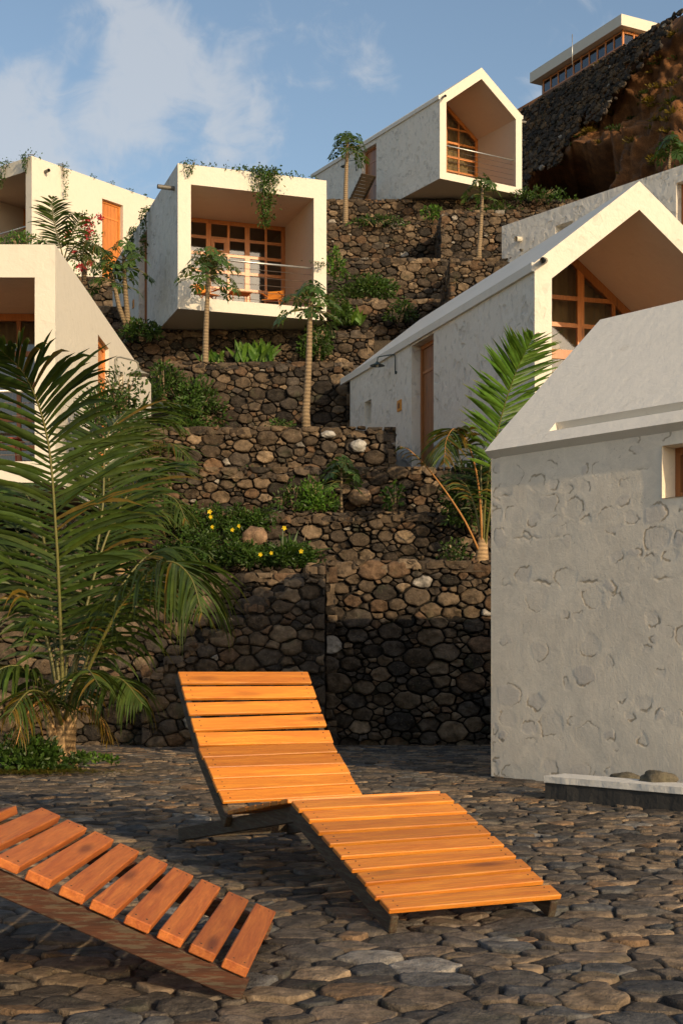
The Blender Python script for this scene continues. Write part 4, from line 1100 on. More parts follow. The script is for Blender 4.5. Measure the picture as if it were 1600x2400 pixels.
# ------------------------------------------------------------ VEGETATION
def rcol(rg, a=.6, b=1.35, warm=.15):
    k = rg.uniform(a, b); w_ = rg.uniform(-warm, warm); return (k*(1+w_), k, k*(1-abs(w_)), 1)
def leafquad(mb, p, d, nrm, L, W, rg, col, bend=.3, segs=2):
    """a pointed folded leaf from p along d"""
    d = d.normalized(); s = d.cross(nrm)
    if s.length < 1e-4: s = d.cross(Vector((1, .2, .1)))
    s.normalize(); up = s.cross(d)
    vs = [p]; fs = []
    m1 = p+d*(L*.45)+up*(-bend*L*.06); tip = p+d*L+Vector((0, 0, -bend*L*.5))
    f = up*(W*.25)
    vs += [m1+s*(W/2)+f, m1-s*(W/2)+f, m1, tip]
    fs = [(0, 3, 1), (0, 2, 3), (1, 3, 4), (3, 2, 4)]
    mb.add(vs, fs, smooth=False, col=col)
def rdir(rg):
    z = rg.uniform(-1, 1); a = rg.uniform(0, 2*pi); r = sqrt(1-z*z); return Vector((r*cos(a), r*sin(a), z))
def bush_mesh(mb, c, r, n, L, W, rg, clumps=9, up=.35, pal=None, warm=.15):
    c = Vector(c)
    cl_ = []
    for k in range(clumps):
        q = rdir(rg); q = Vector((q.x*r[0]*.62, q.y*r[1]*.62, abs(q.z)*r[2]*.75)); cl_.append((c+q, rg.uniform(.32, .55), rg.uniform(.7, 1.3)))
    for i in range(n):
        cc_, rr, kk = rg.choice(cl_); q = rdir(rg)*(rg.random()**.35)
        p = cc_+Vector((q.x*r[0]*rr, q.y*r[1]*rr, q.z*r[2]*rr))
        if p.z < c.z-.05: p.z = c.z+rg.uniform(0, .1)
        d = (q+Vector((0, 0, up))+rdir(rg)*.5)
        col = rcol(rg, .6*kk, 1.3*kk, warm)
        leafquad(mb, p, d, rdir(rg), L*rg.uniform(.6, 1.25), W*rg.uniform(.7, 1.2), rg, col)
def shrub(label, c, r, n, L, W, seed, mat='leaf', group='leafy shrubs on the terraces', clumps=9, stems=True, name='shrub', up=.35, warm=.15):
    rg = random.Random(seed); c = Vector(c)
    o = empty(name, c); tag(o, label, 'shrub', group)
    m = MB(); bush_mesh(m, (0, 0, 0), r, n, L, W, rg, clumps, up, warm=warm); m.build('foliage', M[mat], o)
    if stems:
        m = MB()
        for k in range(7):
            q = rdir(rg); m.tube([(q.x*r[0]*.1, q.y*r[1]*.1, -.1), (q.x*r[0]*.3, q.y*r[1]*.3, r[2]*.4), (q.x*r[0]*.6, q.y*r[1]*.6, r[2]*.8)], [.02, .012, .005], 5)
        m.build('stem', M['bark'], o)
    return o
def sword_clump(label, c, n, L, W, seed, mat='leaf_bright', spread=.5, group='broad leaved clumps on the terraces', name='leafy_plant', cat='plant', rad=.3, ry=.2):
    """upright broad leaves from the ground"""
    rg = random.Random(seed); o = empty(name, c); tag(o, label, cat, group); m = MB()
    for i in range(n):
        b = Vector((rg.uniform(-1, 1)*rad, rg.uniform(-1, 1)*ry, 0)); a = rg.uniform(0, 2*pi); lean = rg.uniform(.05, spread)
        d = Vector((cos(a)*lean, sin(a)*lean, 1)).normalized(); s = d.cross(Vector((rg.uniform(-.4, .4), -1, 0))).normalized()
        LL = L*rg.uniform(.5, 1.15); WW = W*rg.uniform(.7, 1.2); col = rcol(rg, .6, 1.35)
        pts = []; n_ = 5
        for k in range(n_+1):
            t = k/n_; p = b+d*(LL*t)+Vector((cos(a), sin(a), 0))*(lean*LL*.6*t*t)-Vector((0, 0, LL*.30*lean*t*t))
            wd = WW*(sin(pi*min(.98, t*.85+.12))); pts.append((p-s*wd/2, p+Vector((0, .15, 0))*wd, p+s*wd/2))
        vs = [q for tr in pts for q in tr]; fs = []
        for k in range(n_):
            fs += [(3*k, 3*k+1, 3*k+4, 3*k+3), (3*k+1, 3*k+2, 3*k+5, 3*k+4)]
        m.add(vs, fs, smooth=True, col=col)
    m.build('foliage', M[mat], o); return o
def catmull(pts, n):
    P = [Vector(p) for p in pts]; P = [P[0]*2-P[1]]+P+[P[-1]*2-P[-2]]; out_ = []
    segs = len(P)-3
    for i in range(n+1):
        t = i/n*segs; k = min(int(t), segs-1); u = t-k; a, b, c, d = P[k:k+4]
        out_.append(.5*((2*b)+(c-a)*u+(2*a-5*b+4*c-d)*u*u+(3*b-a-3*c+d)*u*u*u))
    return out_
def frond(parent, pts, leaf, n, rg, droop=.5, width=.028, start=.18, dry=0.0, rad=.022, fwd=.45, mat='palm', rmat='rachis', flat=0.0, tipk=.45, side_ref=None):
    """one pinnate palm frond: midrib plus two rows of leaflets"""
    base = Vector(pts[0]); P = catmull([Vector(p)-base for p in pts], 44); m = MB(); m.mi = 0
    m.tube(P, [rad*(1-.85*i/44) for i in range(45)], 6, col=(1, 1, 1, 1)); m.mi = 1
    for i in range(n):
        t = start+(1-start)*(i+.5)/n; f = t*44; k = min(int(f), 43); p = P[k].lerp(P[k+1], f-k); T = (P[k+1]-P[k]).normalized()
        ref = side_ref or Vector((0, 0, 1))
        S = T.cross(ref)
        if S.length < .25: S = S+Vector((.5, -.1, 0))
        S.normalize()
        u = (t-start)/(1-start); env = (sin(pi*min(1, u*.80+.16)))**.6*(1 if u < .8 else 1-(u-.8)/.2*(1-tipk))
        for sd in (-1, 1):
            if rg.random() < .04: continue
            L = leaf*env*rg.uniform(.72, 1.1); fw = fwd+.5*u+rg.uniform(-.16, .16)
            d = (S*sd+T*fw+Vector((0, 0, rg.uniform(-.18, .16)+flat))).normalized()
            dr = droop*rg.uniform(.55, 1.6); nseg = 5
            q = p.copy(); v_ = d.copy(); wv = width*rg.uniform(.8, 1.15)
            W_ = T.cross(v_); W_.normalize(); side = (T*(1)).normalized()
            vs = []; tw = rg.uniform(-.5, .5)
            for s_ in range(nseg+1):
                fq = s_/nseg; wd = wv*(.55+.45*sin(pi*min(1, fq*1.6)) if fq < .6 else (1-(fq-.6)/.4)*.95+.03)
                sx = (side*cos(tw)+W_*sin(tw))*wd*.5
                vs += [q-sx, q+W_*wd*.16, q+sx]
                v_ = (v_+Vector((0, 0, -dr*.42*(fq+.25)))).normalized(); q = q+v_*(L/nseg)
            c0 = rcol(rg, .65, 1.3, .12); isdry = rg.random() < dry*.6
            cols = []
            for s_ in range(nseg+1):
                fq = s_/nseg; c = list(c0)
                k_ = max(0, fq-.80)/.20*(.7 if rg.random() < .4 else .1)
                if isdry: k_ = max(k_, .9)
                br = (3.4, 1.3, .9); c = [c[a]*(1-k_)+br[a]*.9*k_ for a in range(3)]+[1]
                cols += [tuple(c)]*3
            fs = []
            for s_ in range(nseg): fs += [(3*s_, 3*s_+1, 3*s_+4, 3*s_+3), (3*s_+1, 3*s_+2, 3*s_+5, 3*s_+4)]
            b = len(m.v); m.add(vs, fs, smooth=True); m.c[b:] = cols
    o = m.build('frond', [M[rmat], M[mat]], parent); o.location = base-parent.location if parent else base
    return o

# --- big coconut palm on the left
PB = Vector((px_x(150, 12.9), 12.9, 0))
pl_ = empty('palm_tree', PB); tag(pl_, 'big young coconut palm rising from the yard at the left', 'palm tree')
rg = random.Random(314)
m = MB()
m.tube([(.02, 0, -.1), (.02, 0, .06), (.01, 0, .25), (-.01, 0, .55), (-.02, 0, .78)], [.125, .105, .09, .08, .07], 12)
m.tube([(-.03, -.03, .0), (-.12, -.05, .35), (-.22, -.06, .68)], [.06, .045, .03], 8)
m.tube([(.05, -.03, .1), (.08, -.05, .45), (.10, -.06, .8)], [.07, .06, .04], 8)
m.build('trunk', M['palmbark'], pl_)
def a3(L): return [at(*p) for p in L]
# main upright frond and its neighbours; numbers are positions in the yard seen from the path
FR = [
 (a3([(150,1680,12.85),(143,1480,12.75),(132,1250,12.6),(112,1030,12.45),(62,885,12.2),(-20,800,11.9)]), 1.12, 62, .33, .034, .05),
 (a3([(158,1690,12.85),(225,1530,12.6),(300,1395,12.35),(385,1318,12.1),(445,1350,11.95),(474,1440,11.85)]), .92, 54, .95, .024, .03),
 (a3([(152,1690,12.9),(190,1480,13.1),(250,1260,13.4),(330,1120,13.7),(415,1085,13.9)]), .8, 44, .5, .026, .05),
 (a3([(148,1690,12.9),(110,1500,12.9),(40,1330,12.9),(-50,1260,12.9),(-130,1290,12.9)]), .8, 40, .8, .028, .05),
 (a3([(146,1690,12.9),(90,1400,13.2),(10,1180,13.4),(-90,1080,13.6)]), .8, 34, .6, .028, .03),
 (a3([(145,1700,12.9),(95,1600,12.7),(30,1560,12.5),(-50,1600,12.3)]), .62, 34, .9, .024, .15),
 (a3([(156,1690,12.9),(215,1600,12.6),(280,1590,12.3),(335,1650,12.1)]), .60, 36, 1.2, .024, .08),
 (a3([(152,1690,12.85),(178,1600,12.3),(205,1570,11.8),(235,1610,11.4)]), .5, 26, 1.1, .024, .05),
 (a3([(156,1690,12.9),(230,1480,12.9),(310,1340,13.0),(380,1290,13.1),(430,1340,13.2)]), .72, 40, .9, .024, .05),
 (a3([(150,1690,12.9),(165,1450,13.3),(200,1250,13.6),(290,1180,13.9),(350,1210,14.2)]), .75, 36, .8, .026, .05),
 (a3([(146,1700,12.85),(118,1640,12.4),(70,1620,11.9),(20,1680,11.6)]), .5, 26, 1.1, .022, .3),
 (a3([(152,1690,12.9),(200,1560,13.2),(260,1420,13.4),(350,1370,13.6),(420,1420,13.7)]), .7, 36, 1.0, .026, .05),
 (a3([(154,1690,12.9),(205,1420,13.3),(240,1200,13.5),(250,1030,13.7),(300,960,13.9)]), .75, 40, .4, .026, .03),
 (a3([(148,1690,12.9),(120,1420,13.1),(95,1230,13.4),(30,1130,13.8),(-40,1180,14.1)]), .8, 36, .6, .028, .05),
]
for pts, lf, n_, dr, wd, dry in FR: frond(pl_, pts, lf*1.08, int(n_*1.15), rg, dr*1.25, wd*1.45, dry=dry)
for pts, lf, n_, dr, wd, dry in []: frond(pl_, pts, lf, n_, rg, dr, wd, dry=dry)
for pts, lf, n_, dr in [
 (a3([(146,1690,12.8),(105,1640,12.4),(60,1680,12.1),(38,1745,12.0)]), .34, 22, 1.4),
 (a3([(156,1690,13.0),(200,1655,13.2),(240,1690,13.3),(262,1745,13.4)]), .30, 20, 1.4)]: frond(pl_, pts, lf, n_, rg, dr, .022, dry=1.6, rmat='rachis_dry')
# --- palm clump behind it
PB2 = at(285, 1330, 18.9); PB2.z = 2.0
pl2 = empty('palm_tree', PB2); tag(pl2, 'second palm behind the big one, with bright fronds fanning to the right', 'palm tree')
m = MB(); m.tube([(0, 0, -.1), (0, 0, .3), (.0, .02, .5)], [.13, .10, .08], 10); m.build('trunk', M['palmbark'], pl2)
FR2 = [
 (a3([(285,1310,16.6),(262,1180,16.4),(255,1060,16.2),(285,985,16.0),(360,945,15.8),(440,950,15.6)]), .95, 46, .15, .04, .0, -.1, 'leaf_bright'),
 (a3([(285,1310,16.6),(300,1180,16.3),(340,1080,16.0),(400,1040,15.8),(460,1090,15.6)]), .7, 40, .7, .03, .06, 0, 'palm'),
 (a3([(285,1310,16.6),(300,1220,16.2),(350,1160,15.9),(410,1170,15.7),(440,1230,15.6)]), .6, 34, .9, .028, .08, 0, 'palm'),
 (a3([(280,1310,16.6),(240,1150,16.5),(215,1020,16.4),(205,930,16.3)]), .6, 34, .4, .03, .05, 0, 'palm'),
 (a3([(280,1310,16.6),(225,1170,16.3),(160,1090,16.1),(90,1080,16)]), .7, 34, .7, .03, .05, 0, 'palm'),
 (a3([(288,1310,16.6),(330,1230,16.9),(400,1190,17.1),(450,1210,17.3)]), .6, 30, .8, .028, .1, 0, 'palm'),
 (a3([(286,1310,16.6),(290,1150,16.8),(310,1030,17.0),(370,980,17.2),(440,1010,17.3)]), .7, 34, .6, .03, .06, 0, 'palm'),
]
for pts, lf, n_, dr, wd, dry, fl, mt in FR2: frond(pl2, [at(800+(p.x/p.y)*F_PX, HOR-(p.z-CH)/p.y*F_PX, p.y+2.2) for p in pts], lf, n_, rg, dr, wd, dry=dry, flat=fl, mat='palm')
# --- palm by the nearest house
PB3 = at(1128, 1318, 18.9); PB3.z = 2.05
pl3 = empty('palm_tree', PB3); tag(pl3, 'young palm with orange dried fronds between the nearest house and the terrace wall', 'palm tree')
m = MB(); m.tube([(0, 0, -.05), (.0, 0, .25), (.02, 0, .6)], [.13, .10, .06], 10); m.build('trunk', M['palmbark'], pl3)
FR3 = [
 (a3([(1132,1300,18.9),(1138,1160,18.7),(1168,1000,18.4),(1205,880,18.1),(1250,785,17.8)]), .86, 62, .10, .050, .0, 'leaf_bright', 'rachis', .35),
 (a3([(1130,1300,18.9),(1122,1150,18.7),(1100,1050,18.5),(1068,1005,18.3),(1046,1030,18.1),(1040,1085,18.0)]), .62, 40, .75, .04, .55, 'palm', 'rachis_dry', .4),
 (a3([(1128,1305,18.9),(1085,1215,18.7),(1020,1120,18.5),(965,1060,18.3),(935,1045,18.2)]), .22, 10, .9, .02, 1.0, 'palm', 'rachis_dry', .6),
 (a3([(1134,1300,18.9),(1150,1180,18.7),(1175,1100,18.6),(1215,1080,18.5)]), .6, 26, .6, .03, .1, 'palm', 'rachis', .3),
 (a3([(1132,1300,18.9),(1128,1180,19.0),(1128,1080,19.1),(1150,1010,19.2),(1190,990,19.3)]), .6, 30, .5, .03, .1, 'palm', 'rachis', .3),
 (a3([(1130,1300,18.9),(1112,1190,18.9),(1085,1130,19.0),(1050,1130,19.1)]), .5, 24, .8, .026, .3, 'palm', 'rachis', .3),
]
for pts, lf, n_, dr, wd, dry, mt, rm, st_ in FR3: frond(pl3, pts, lf, n_, rg, dr, wd, dry=dry, mat=mt, rmat=rm, start=st_, rad=.019)
# --- palm above the left house roof
PB4 = at(150, 610, 31); PB4.z = 8.6
pl4 = empty('palm_tree', PB4); tag(pl4, 'palm with pale upright frond in front of the upper left house', 'palm tree')
m = MB(); m.tube([(0, 0, -.1), (0, 0, .9), (.0, 0, 1.3)], [.14, .11, .08], 10); m.build('trunk', M['palmbark'], pl4)
for pts, lf, n_, dr, wd, dry in [
 (a3([(150,610,31),(138,560,30.8),(125,510,30.5),(122,462,30.2)]), .62, 34, .35, .045, .0),
 (a3([(150,610,31),(165,560,30.8),(180,530,30.6),(190,500,30.4)]), .5, 24, .4, .04, .05),
 (a3([(152,615,31),(180,575,30.6),(215,568,30.2),(250,600,30)]), .6, 32, 1.0, .036, .3),
 (a3([(152,615,31),(185,590,31),(225,582,31),(262,590,31)]), .45, 28, .8, .032, .1),
 (a3([(148,610,31),(120,580,31),(100,565,31),(85,575,31)]), .45, 22, .7, .032, .1),
 (a3([(152,618,31),(175,600,30.4),(205,600,30),(225,630,29.8)]), .5, 24, 1.0, .032, .25)]:
    frond(pl4, pts, lf, n_, rg, dr, wd, dry=dry, rad=.018)

# --- papaya trees
def papaya(label, base, top, seed, r=.07, nl=16, lr=.30, trunk2=None, spread=.62, lean=0):
    rg = random.Random(seed); base = Vector(base); top = Vector(top)
    o = empty('papaya_tree', base); tag(o, label, 'papaya tree', 'slender papaya trees on the terraces')
    h = top-base; m = MB(); P = [Vector((0, 0, -.15))]
    for k in range(1, 9):
        f = k/8; P.append(h*f+Vector((.05*sin(f*4+seed)*h.length*.2, 0, 0))*(1-f))
    m.tube(P, [r*1.25]+[r*(1-.45*k/8) for k in range(1, 9)], 10); m.build('trunk', M['bark'], o)
    tops = [h]
    if trunk2:
        t2 = Vector(trunk2)-base; m = MB(); m.tube([(0, 0, 0), t2*.4+Vector((-.05, 0, 0)), t2], [r, r*.8, r*.55], 8); m.build('trunk', M['bark'], o); tops.append(t2)
    lv = MB(); st_ = MB()
    for tp_ in tops:
        for i in range(nl):
            a = 2*pi*i/nl*1.618*2+rg.uniform(-.2, .2); f = i/nl; el = 1.1-1.5*f+rg.uniform(-.15, .15); PL = spread*rg.uniform(.75, 1.1)*(.6+.4*f)
            d = Vector((cos(a)*cos(el), sin(a)*cos(el), sin(el))); s0 = tp_-Vector((0, 0, .22*f)); s1 = s0+d*PL*.6; s2 = s0+d*PL+Vector((0, 0, -.12*PL))
            st_.tube([s0, s1, s2], [.011, .009, .006], 5)
            out_ = Vector((d.x, d.y, 0)).normalized() if (d.x or d.y) else Vector((1, 0, 0))
            R_ = lr*rg.uniform(.75, 1.15); nrm = (Vector((0, 0, 1))*.75+out_*.75+rdir(rg)*.3).normalized()
            e1 = nrm.cross(Vector((0, 1, .1))).normalized(); e2 = nrm.cross(e1); col = rcol(rg, .6, 1.4, .12)
            nl_ = 7; vs = [s2]; fs = []
            a0 = rg.uniform(0, 6)
            for q in range(nl_):
                an = a0+2*pi*q/nl_*.92; dl = (e1*cos(an)+e2*sin(an)); sd = nrm.cross(dl)
                k1 = R_*rg.uniform(.8, 1.1); b = len(vs); dn_ = Vector((0, 0, -.35*k1))
                vs += [s2+dl*k1*.28+sd*k1*.07, s2+dl*k1*.62+sd*k1*.24+dn_*.35, s2+dl*k1*.72+sd*k1*.06+dn_*.4, s2+dl*k1+dn_, s2+dl*k1*.72-sd*k1*.06+dn_*.4, s2+dl*k1*.62-sd*k1*.24+dn_*.35, s2+dl*k1*.28-sd*k1*.07]
                fs += [(0, b, b+6), (b, b+1, b+2), (b+2, b+3, b+4), (b+4, b+5, b+6), (b, b+2, b+4, b+6)]
            lv.add(vs, fs, smooth=False, col=col)
    c_ = lv.build('crown', M['papaya'], o); st_.build('leaf_stalk', M['rachis'], c_)
    return o
papaya('tall papaya tree against the sky left of the topmost gabled house', at(808, 526, 42.3), at(814, 335, 42.3), 2, .085, 26, .27, spread=.62)
papaya('slim papaya tree in front of the right corner of the topmost house', at(1122, 606, 37.2), at(1130, 440, 37.2), 5, .07, 16, .24, spread=.6)
papaya('papaya tree standing in front of the centre house balcony', at(478, 893, 28.9), at(490, 628, 28.6), 8, .075, 30, .23, spread=.72)
papaya('papaya tree with a long straight trunk below the right corner of the centre house', at(718, 1004, 23.0), at(727, 700, 23.0), 11, .07, 28, .20, spread=.55)
papaya('dark two stemmed papaya tree between the left houses and the centre house', at(300, 775, 31.0), at(290, 600, 30.6), 14, .07, 16, .25, trunk2=at(262, 640, 30.6), spread=.65)
papaya('little papaya tree on the terrace left of the big rusty boulder', at(800, 1185, 20.6), at(800, 1100, 20.6), 17, .022, 12, .2, spread=.35)

# --- vines hanging over the roofs
def vine(label, p0, length, w_, n, seed, L=.07, top=(.5, .12), group='vines hanging over the white roofs', mat='leaf'):
    rg = random.Random(seed); o = empty('vine', p0); tag(o, label, 'vine', group)
    m = MB(); s = MB()
    for k in range(max(3, n//90)):
        x = rg.uniform(-.5, .5)*w_; l = length*rg.uniform(.4, 1)*(1-abs(x)/w_)
        s.tube([(x*1.5, .15, .05), (x, -.04, .03), (x*.8, -.06, -l*.5), (x*.5, -.05, -l)], .006, 4)
    for i in range(n):
        f = rg.random()**1.3; x = rg.gauss(0, .30)*w_*(1-.7*f); p = Vector((x, rg.uniform(-.16, -.03)-.03*(1-f), -f*length+rg.uniform(-.03, .06)))
        if rg.random() < .28: p = Vector((rg.gauss(0, 1)*top[0]*.6, rg.uniform(-.10, .35), rg.uniform(.0, top[1])*rg.random()))
        leafquad(m, p, rdir(rg)+Vector((0, -.3, -.5)), rdir(rg), L*rg.uniform(.6, 1.3), L*.55, rg, rcol(rg, .6, 1.4))
    fo = m.build('foliage', M[mat], o); s.build('stem', M['bark'], fo); o.rotation_euler.z = 0; return o
def on(h, x, y, z): return local(h, x, y, z)
v1 = vine('thick green vine hanging over the open front of the centre box house', on(hA, 1.95, -.02, 3.18), 1.25, .62, 900, 1, .085, (.55, .2)); v1.rotation_euler.z = tA
v2 = vine('small vine tuft at the left corner of the centre house roof', on(hA, .24, -.02, 3.18), .28, .25, 110, 2, .06, (.15, .12)); v2.rotation_euler.z = tA
v3 = vine('trailing vine tip at the right side of the centre house railing', on(hA, 3.2, -.1, 1.25), .12, .4, 60, 3, .06, (.5, .1)); v3.rotation_euler.z = tA
v4 = vine('narrow vine hanging on the sunlit side of the upper left house', on(hC, 3.45, 1.15, 3.18), 1.0, .2, 170, 4, .06, (.12, .05)); v4.rotation_euler.z = tC+R(90)
v5 = vine('green vine tuft at the front corner of the upper left house roof', on(hC, 3.25, -.02, 3.18), .5, .3, 160, 5, .07, (.25, .3)); v5.rotation_euler.z = tC
v6 = vine('vine hanging from the upper left house roof at the photo edge', on(hC, 2.1, -.02, 3.18), .7, .8, 260, 6, .07, (.3, .2)); v6.rotation_euler.z = tC
v7 = vine('dark vine on the left side of the centre house above its door', on(hA, -.03, 3.2, 3.10), 1.1, .35, 260, 7, .075, (.15, .15)); v7.rotation_euler.z = tA-R(90)
v8 = vine('vine with drooping tips at the rear roof edge of the centre house', on(hA, -.03, 4.8, 3.10), .9, .5, 240, 8, .075, (.2, .12)); v8.rotation_euler.z = tA-R(90)
rg = random.Random(8)
ORD = ['first', 'second', 'third', 'fourth', 'fifth', 'sixth', 'seventh']
XS = [.55, .78, 1.05, 1.32, 2.55, 2.8, 3.1]
for x in XS:
    p = on(hA, x, .1, 3.16)
    o = MB(); bush_mesh(o, (0, 0, 0), (.12, .12, .10), 26, .06, .03, rg, 3); q = o.build('roof_weed', M['leaf']); q.location = p
    tag(q, 'tiny weed on the centre house front roof edge, %s from left' % ORD[sorted(XS).index(x)], 'weed', 'weeds on the centre house roof edge')
for k in range(6):
    p = on(hC, 3.36, 2.4+k*.75, 3.16)
    o = MB(); bush_mesh(o, (0, 0, 0), (.16, .2, .08), 26, .07, .03, rg, 3); q = o.build('roof_weed', M['leaf']); q.location = p
    tag(q, 'tiny weed on the upper left house roof edge, %s from its front' % ORD[k], 'weed', 'weeds on the upper left house roof edge')

# --- dry scrub clinging to the brown cliff
sc = MB(); rg = random.Random(91)
for k in range(190):
    i = int(nu*(.22+.70*rg.random())); j = int(nv*(.12+.80*rg.random()**.8))
    p = CLIFFV[j*(nu+1)+i]; r_ = rg.uniform(.14, .42); gold = rg.random() < .75
    for q in range(int(150*r_)+18):
        d = rdir(rg); d.z = abs(d.z)*.8+.1; cc3 = rg.uniform(.5, 1.2)
        leafquad(sc, p+Vector((d.x*r_, d.y*r_*.5, d.z*r_*.6))*rg.random(), d+Vector((-.3, -.5, .2)), rdir(rg), rg.uniform(.10, .22), .05, rg, ((3.6*cc3, 1.35*cc3, .9, 1) if gold else (1.0*cc3, .9*cc3, .9, 1)))
sco = sc.build('dry_scrub', M['leaf']); tag(sco, 'golden dry scrub clinging to the brown cliff', 'scrub', kind='stuff')
# --- bougainvillea
bo = shrub('bougainvillea with crimson flowers climbing beside the orange door', at(195, 650, 33), (.55, .35, 1.45), 520, .09, .05, 31, 'leaf_bright', None, 9, name='bougainvillea', warm=.3)
bo['group'] = 'flowering shrubs'
rg = random.Random(4)
for c_ in ((205, 522, .16), (160, 545, .08), (208, 548, .12), (232, 510, .08), (212, 615, .09), (190, 625, .10), (238, 512, .05), (175, 590, .05)):
    m = MB(); c0 = at(c_[0], c_[1], 32.7)-bo.location
    for k in range(int(420*c_[2])): q = rdir(rg)*c_[2]*1.1*rg.random()**.5; leafquad(m, c0+q, rdir(rg), rdir(rg), .06, .06, rg, rcol(rg, .7, 1.2, .05))
    m.build('flower_cluster', M['flower_r'], bo)


# --- terrace shrubs (position, half sizes, leaves, leaf size)
SH = [
 ('dark green hedge mass on the terrace right of the centre house', at(855, 700, 36.6), (1.05, .5, .62), 1700, .12, .06, 'leaf'),
 ('bright yellow green shrub hugging the right edge of the centre house', at(790, 640, 35.5), (.30, .3, .62), 380, .13, .06, 'leaf_bright'),
 ('shrub just below the hedge beside the centre house corner', at(790, 745, 33.3), (.38, .3, .55), 480, .12, .06, 'leaf'),
 ('rounded bush right of the bright leaved clump', at(745, 835, 31.0), (.50, .35, .62), 900, .10, .055, 'leaf'),
 ('loose bush under the roof line of the right gabled house', at(935, 745, 33.4), (.45, .3, .42), 380, .11, .05, 'leaf'),
 ('climbing shrub spilling over the tall wall beneath the first papaya', at(450, 1000, 28.0), (.75, .4, 1.0), 1500, .11, .06, 'leaf'),
 ('leafy bush over the left end of the tall wall beside the cream house', at(385, 930, 28.0), (.55, .4, .62), 700, .11, .05, 'leaf'),
 ('dark undergrowth beneath the left side of the centre house', at(330, 790, 30.9), (.55, .4, .38), 620, .12, .06, 'leaf'),
 ('low green tuft at the foot of the second papaya', at(655, 1004, 22.9), (.30, .2, .13), 240, .07, .03, 'leaf'),
 ('tuft of weeds left of the second papaya on the squarish wall', at(600, 1118, 21.1), (.32, .2, .14), 240, .07, .03, 'leaf'),
 ('bright small weed at the left end of the terrace above the flowers', at(500, 1125, 21.1), (.14, .12, .12), 120, .07, .03, 'leaf_bright'),
 ('bright green fern bush left of the little papaya', at(742, 1190, 20.3), (.38, .25, .42), 620, .09, .035, 'leaf_bright'),
 ('dark green bush on the shaded terrace left of the fern bush', at(690, 1180, 20.3), (.3, .25, .3), 300, .09, .04, 'leaf'),
 ('sprig of yellow green leaves right of the big rusty boulder', at(925, 1180, 20.4), (.22, .15, .28), 160, .09, .045, 'leaf_bright'),
 ('shrub on the wall by the base of the young right palm', at(1060, 1308, 18.6), (.26, .2, .22), 300, .06, .03, 'leaf'),
 ('dense dark shrub behind the stalks of the young right palm', at(1110, 1230, 19.4), (.50, .3, .95), 1300, .10, .05, 'leaf'),
 ('grassy green patch on the uppermost wall at right', at(1270, 465, 46.2), (1.1, .3, .35), 520, .14, .05, 'leaf'),
 ('weeds on the wall right of the topmost house corner', at(1165, 500, 46.3), (.9, .25, .35), 420, .14, .05, 'leaf'),
 ('bush on the ledge in the middle of the upper walls', at(1010, 510, 41.8), (.35, .25, .38), 220, .14, .06, 'leaf_bright'),
 ('ledge weeds right of the tall papaya', at(880, 524, 41.8), (1.2, .25, .20), 420, .12, .05, 'leaf'),
 ('shrub behind the second palm against the cream wall', at(285, 965, 17.6), (.42, .3, .55), 800, .075, .035, 'leaf'),
 ('leafy shrub along the cream wall beside the second palm', at(235, 1010, 17.4), (.40, .3, .5), 520, .075, .035, 'leaf'),
 ('green growth on the left house roof in front of the upper house', at(50, 572, 21), (.42, .3, .16), 420, .06, .03, 'leaf_bright'),
]
for i, (lb, c, r_, n_, L_, W_, mt) in enumerate(SH): shrub(lb, c, r_, n_, L_, W_, 200+i, mt)
sword_clump('bright green broad leaved clump on the ledge under the centre house', at(598, 853, 30.9), 110, .52, .10, 51, rad=.40, ry=.3)
sword_clump('smaller bright clump left of the broad leaved clump', at(495, 850, 30.9), 34, .32, .08, 52, rad=.28)
sword_clump('yellow green leafy clump under the hedge by the centre house', at(815, 760, 33.6), 70, .42, .10, 53, rad=.32)
sword_clump('agave like plant with spiky leaves at the right end of the flower bed', at(672, 1318, 18.5), 26, .50, .045, 54, spread=1.2, rad=.06, ry=.06, mat='leaf', name='agave', group=None)
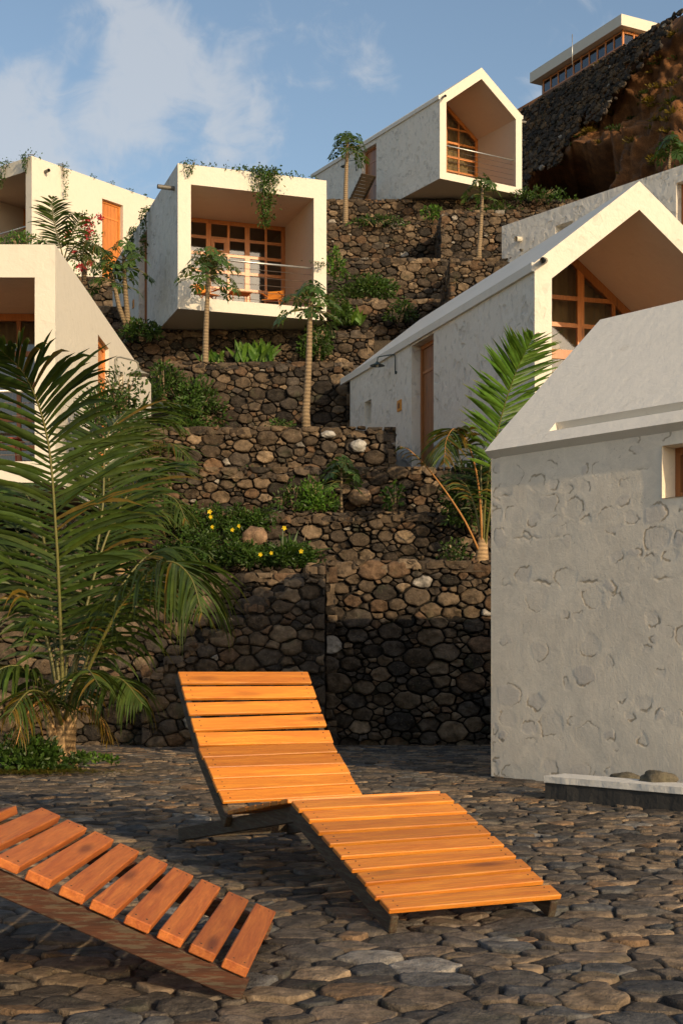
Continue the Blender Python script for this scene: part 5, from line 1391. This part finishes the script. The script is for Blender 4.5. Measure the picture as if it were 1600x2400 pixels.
# --- flower bed above the yard wall
fb = MB(); rg = random.Random(60)
for k in range(15):
    x = 400+k*23; c0 = at(x, 1322-rg.uniform(0, 6), 18.6+rg.uniform(-.15, .25)); hh = (.42 if x < 560 else .24)*rg.uniform(.75, 1.25)
    bush_mesh(fb, c0, (.24, .3, hh), 430, .065, .036, rg, 6)
for k in range(7):
    x = 395+k*38; c0 = at(x, 1240-rg.uniform(0, 12), 19.35); bush_mesh(fb, c0, (.28, .2, .30), 360, .065, .036, rg, 6)
fbo = fb.build('flower_bed', M['leaf']); tag(fbo, 'low green bedding with yellow flowers on top of the yard wall', 'ground cover', kind='stuff')
rg = random.Random(61)
FL = [(494,1212),(498,1235),(545,1242),(560,1233),(666,1238),(636,1296),(706,1292),(492,1200),(610,1300)]
for k, (x, y) in enumerate(FL):
    m = MB(); s_ = rg.uniform(.022, .036)
    fdir = Vector((rg.uniform(-.4, .6), -1, rg.uniform(-.1, .4))).normalized(); e1 = fdir.cross(Vector((0, 0, 1))).normalized(); e2 = fdir.cross(e1)
    for q in range(5):
        a = 2*pi*q/5+k; d = e1*cos(a)+e2*sin(a); sd = fdir.cross(d)
        m.add([(0, 0, 0), d*s_*.6+sd*s_*.4+fdir*.012, d*s_*1.1+fdir*.004, d*s_*.6-sd*s_*.4+fdir*.012], [(0,1,2,3)], col=(1, 1, 1, 1))
    m.tube([Vector((0, 0, 0)), -fdir*.04+Vector((0, 0, -.03))], [.012, .005], 6, col=(.8, 1, .5, 1))
    o = m.build('yellow_flower', M['flower_y']); o.location = at(x, y, 18.05 if y > 1280 else 18.55)
    tag(o, 'yellow trumpet flower on the yard wall bedding, '+['just under the topmost bloom at the left', 'lowest of the left cluster of blooms', 'upper left of the pair in the middle', 'right of the pair in the middle', 'high above the agave at the right', 'low bloom just left of the agave', 'rightmost of all', 'topmost bloom at the left', 'second low bloom left of the agave'][k], 'flower', 'yellow flowers on the yard wall')
# tall seed stalk
m = MB(); m.tube([at(700, 1320, 18.5), at(712, 1270, 18.5), at(722, 1225, 18.45)], [.008, .006, .003], 5); o = m.build('plant_stalk', M['bark']); tag(o, 'thin dry stalk rising right of the agave', 'stalk')
# --- undergrowth at the foot of the big palm
shrub('leafy undergrowth at the foot of the big palm at the left edge', (px_x(35, 12.4), 12.4, 0), (.48, .35, .30), 1300, .07, .04, 301, 'leaf', 'low plants by the big palm')
shrub('small bright weed in the paving right of the big palm', (px_x(232, 12.9), 12.9, 0), (.20, .10, .07), 130, .05, .035, 302, 'leaf_bright', 'low plants by the big palm', 4, False)
shrub('low weed patch touching the trunk of the big palm', (px_x(185, 12.7), 12.7, 0), (.16, .12, .10), 150, .05, .035, 303, 'leaf', 'low plants by the big palm', 4, False)
dl = MB(); rg = random.Random(70)
for k in range(900):
    x = rg.gauss(px_x(60, 12.1), .42); y = rg.gauss(12.05, .16); leafquad(dl, Vector((x, y, gz(y)+.012+rg.random()*.02)), Vector((rg.uniform(-1, 1), rg.uniform(-1, 1), .1)), Vector((0, 0, 1)), .07, .014, rg, (2.4*rg.uniform(.6, 1.1), .9, .7, 1))
dlo = dl.build('dry_litter', M['leaf']); tag(dlo, 'reddish dry leaf litter at the foot of the big palm', 'leaf litter', kind='stuff')
# --- papaya sprout on the cliff
papaya('small bright papaya growing out of the brown cliff at the right edge', at(1566, 384, 40), at(1572, 342, 40), 19, .045, 14, .35, spread=.6)
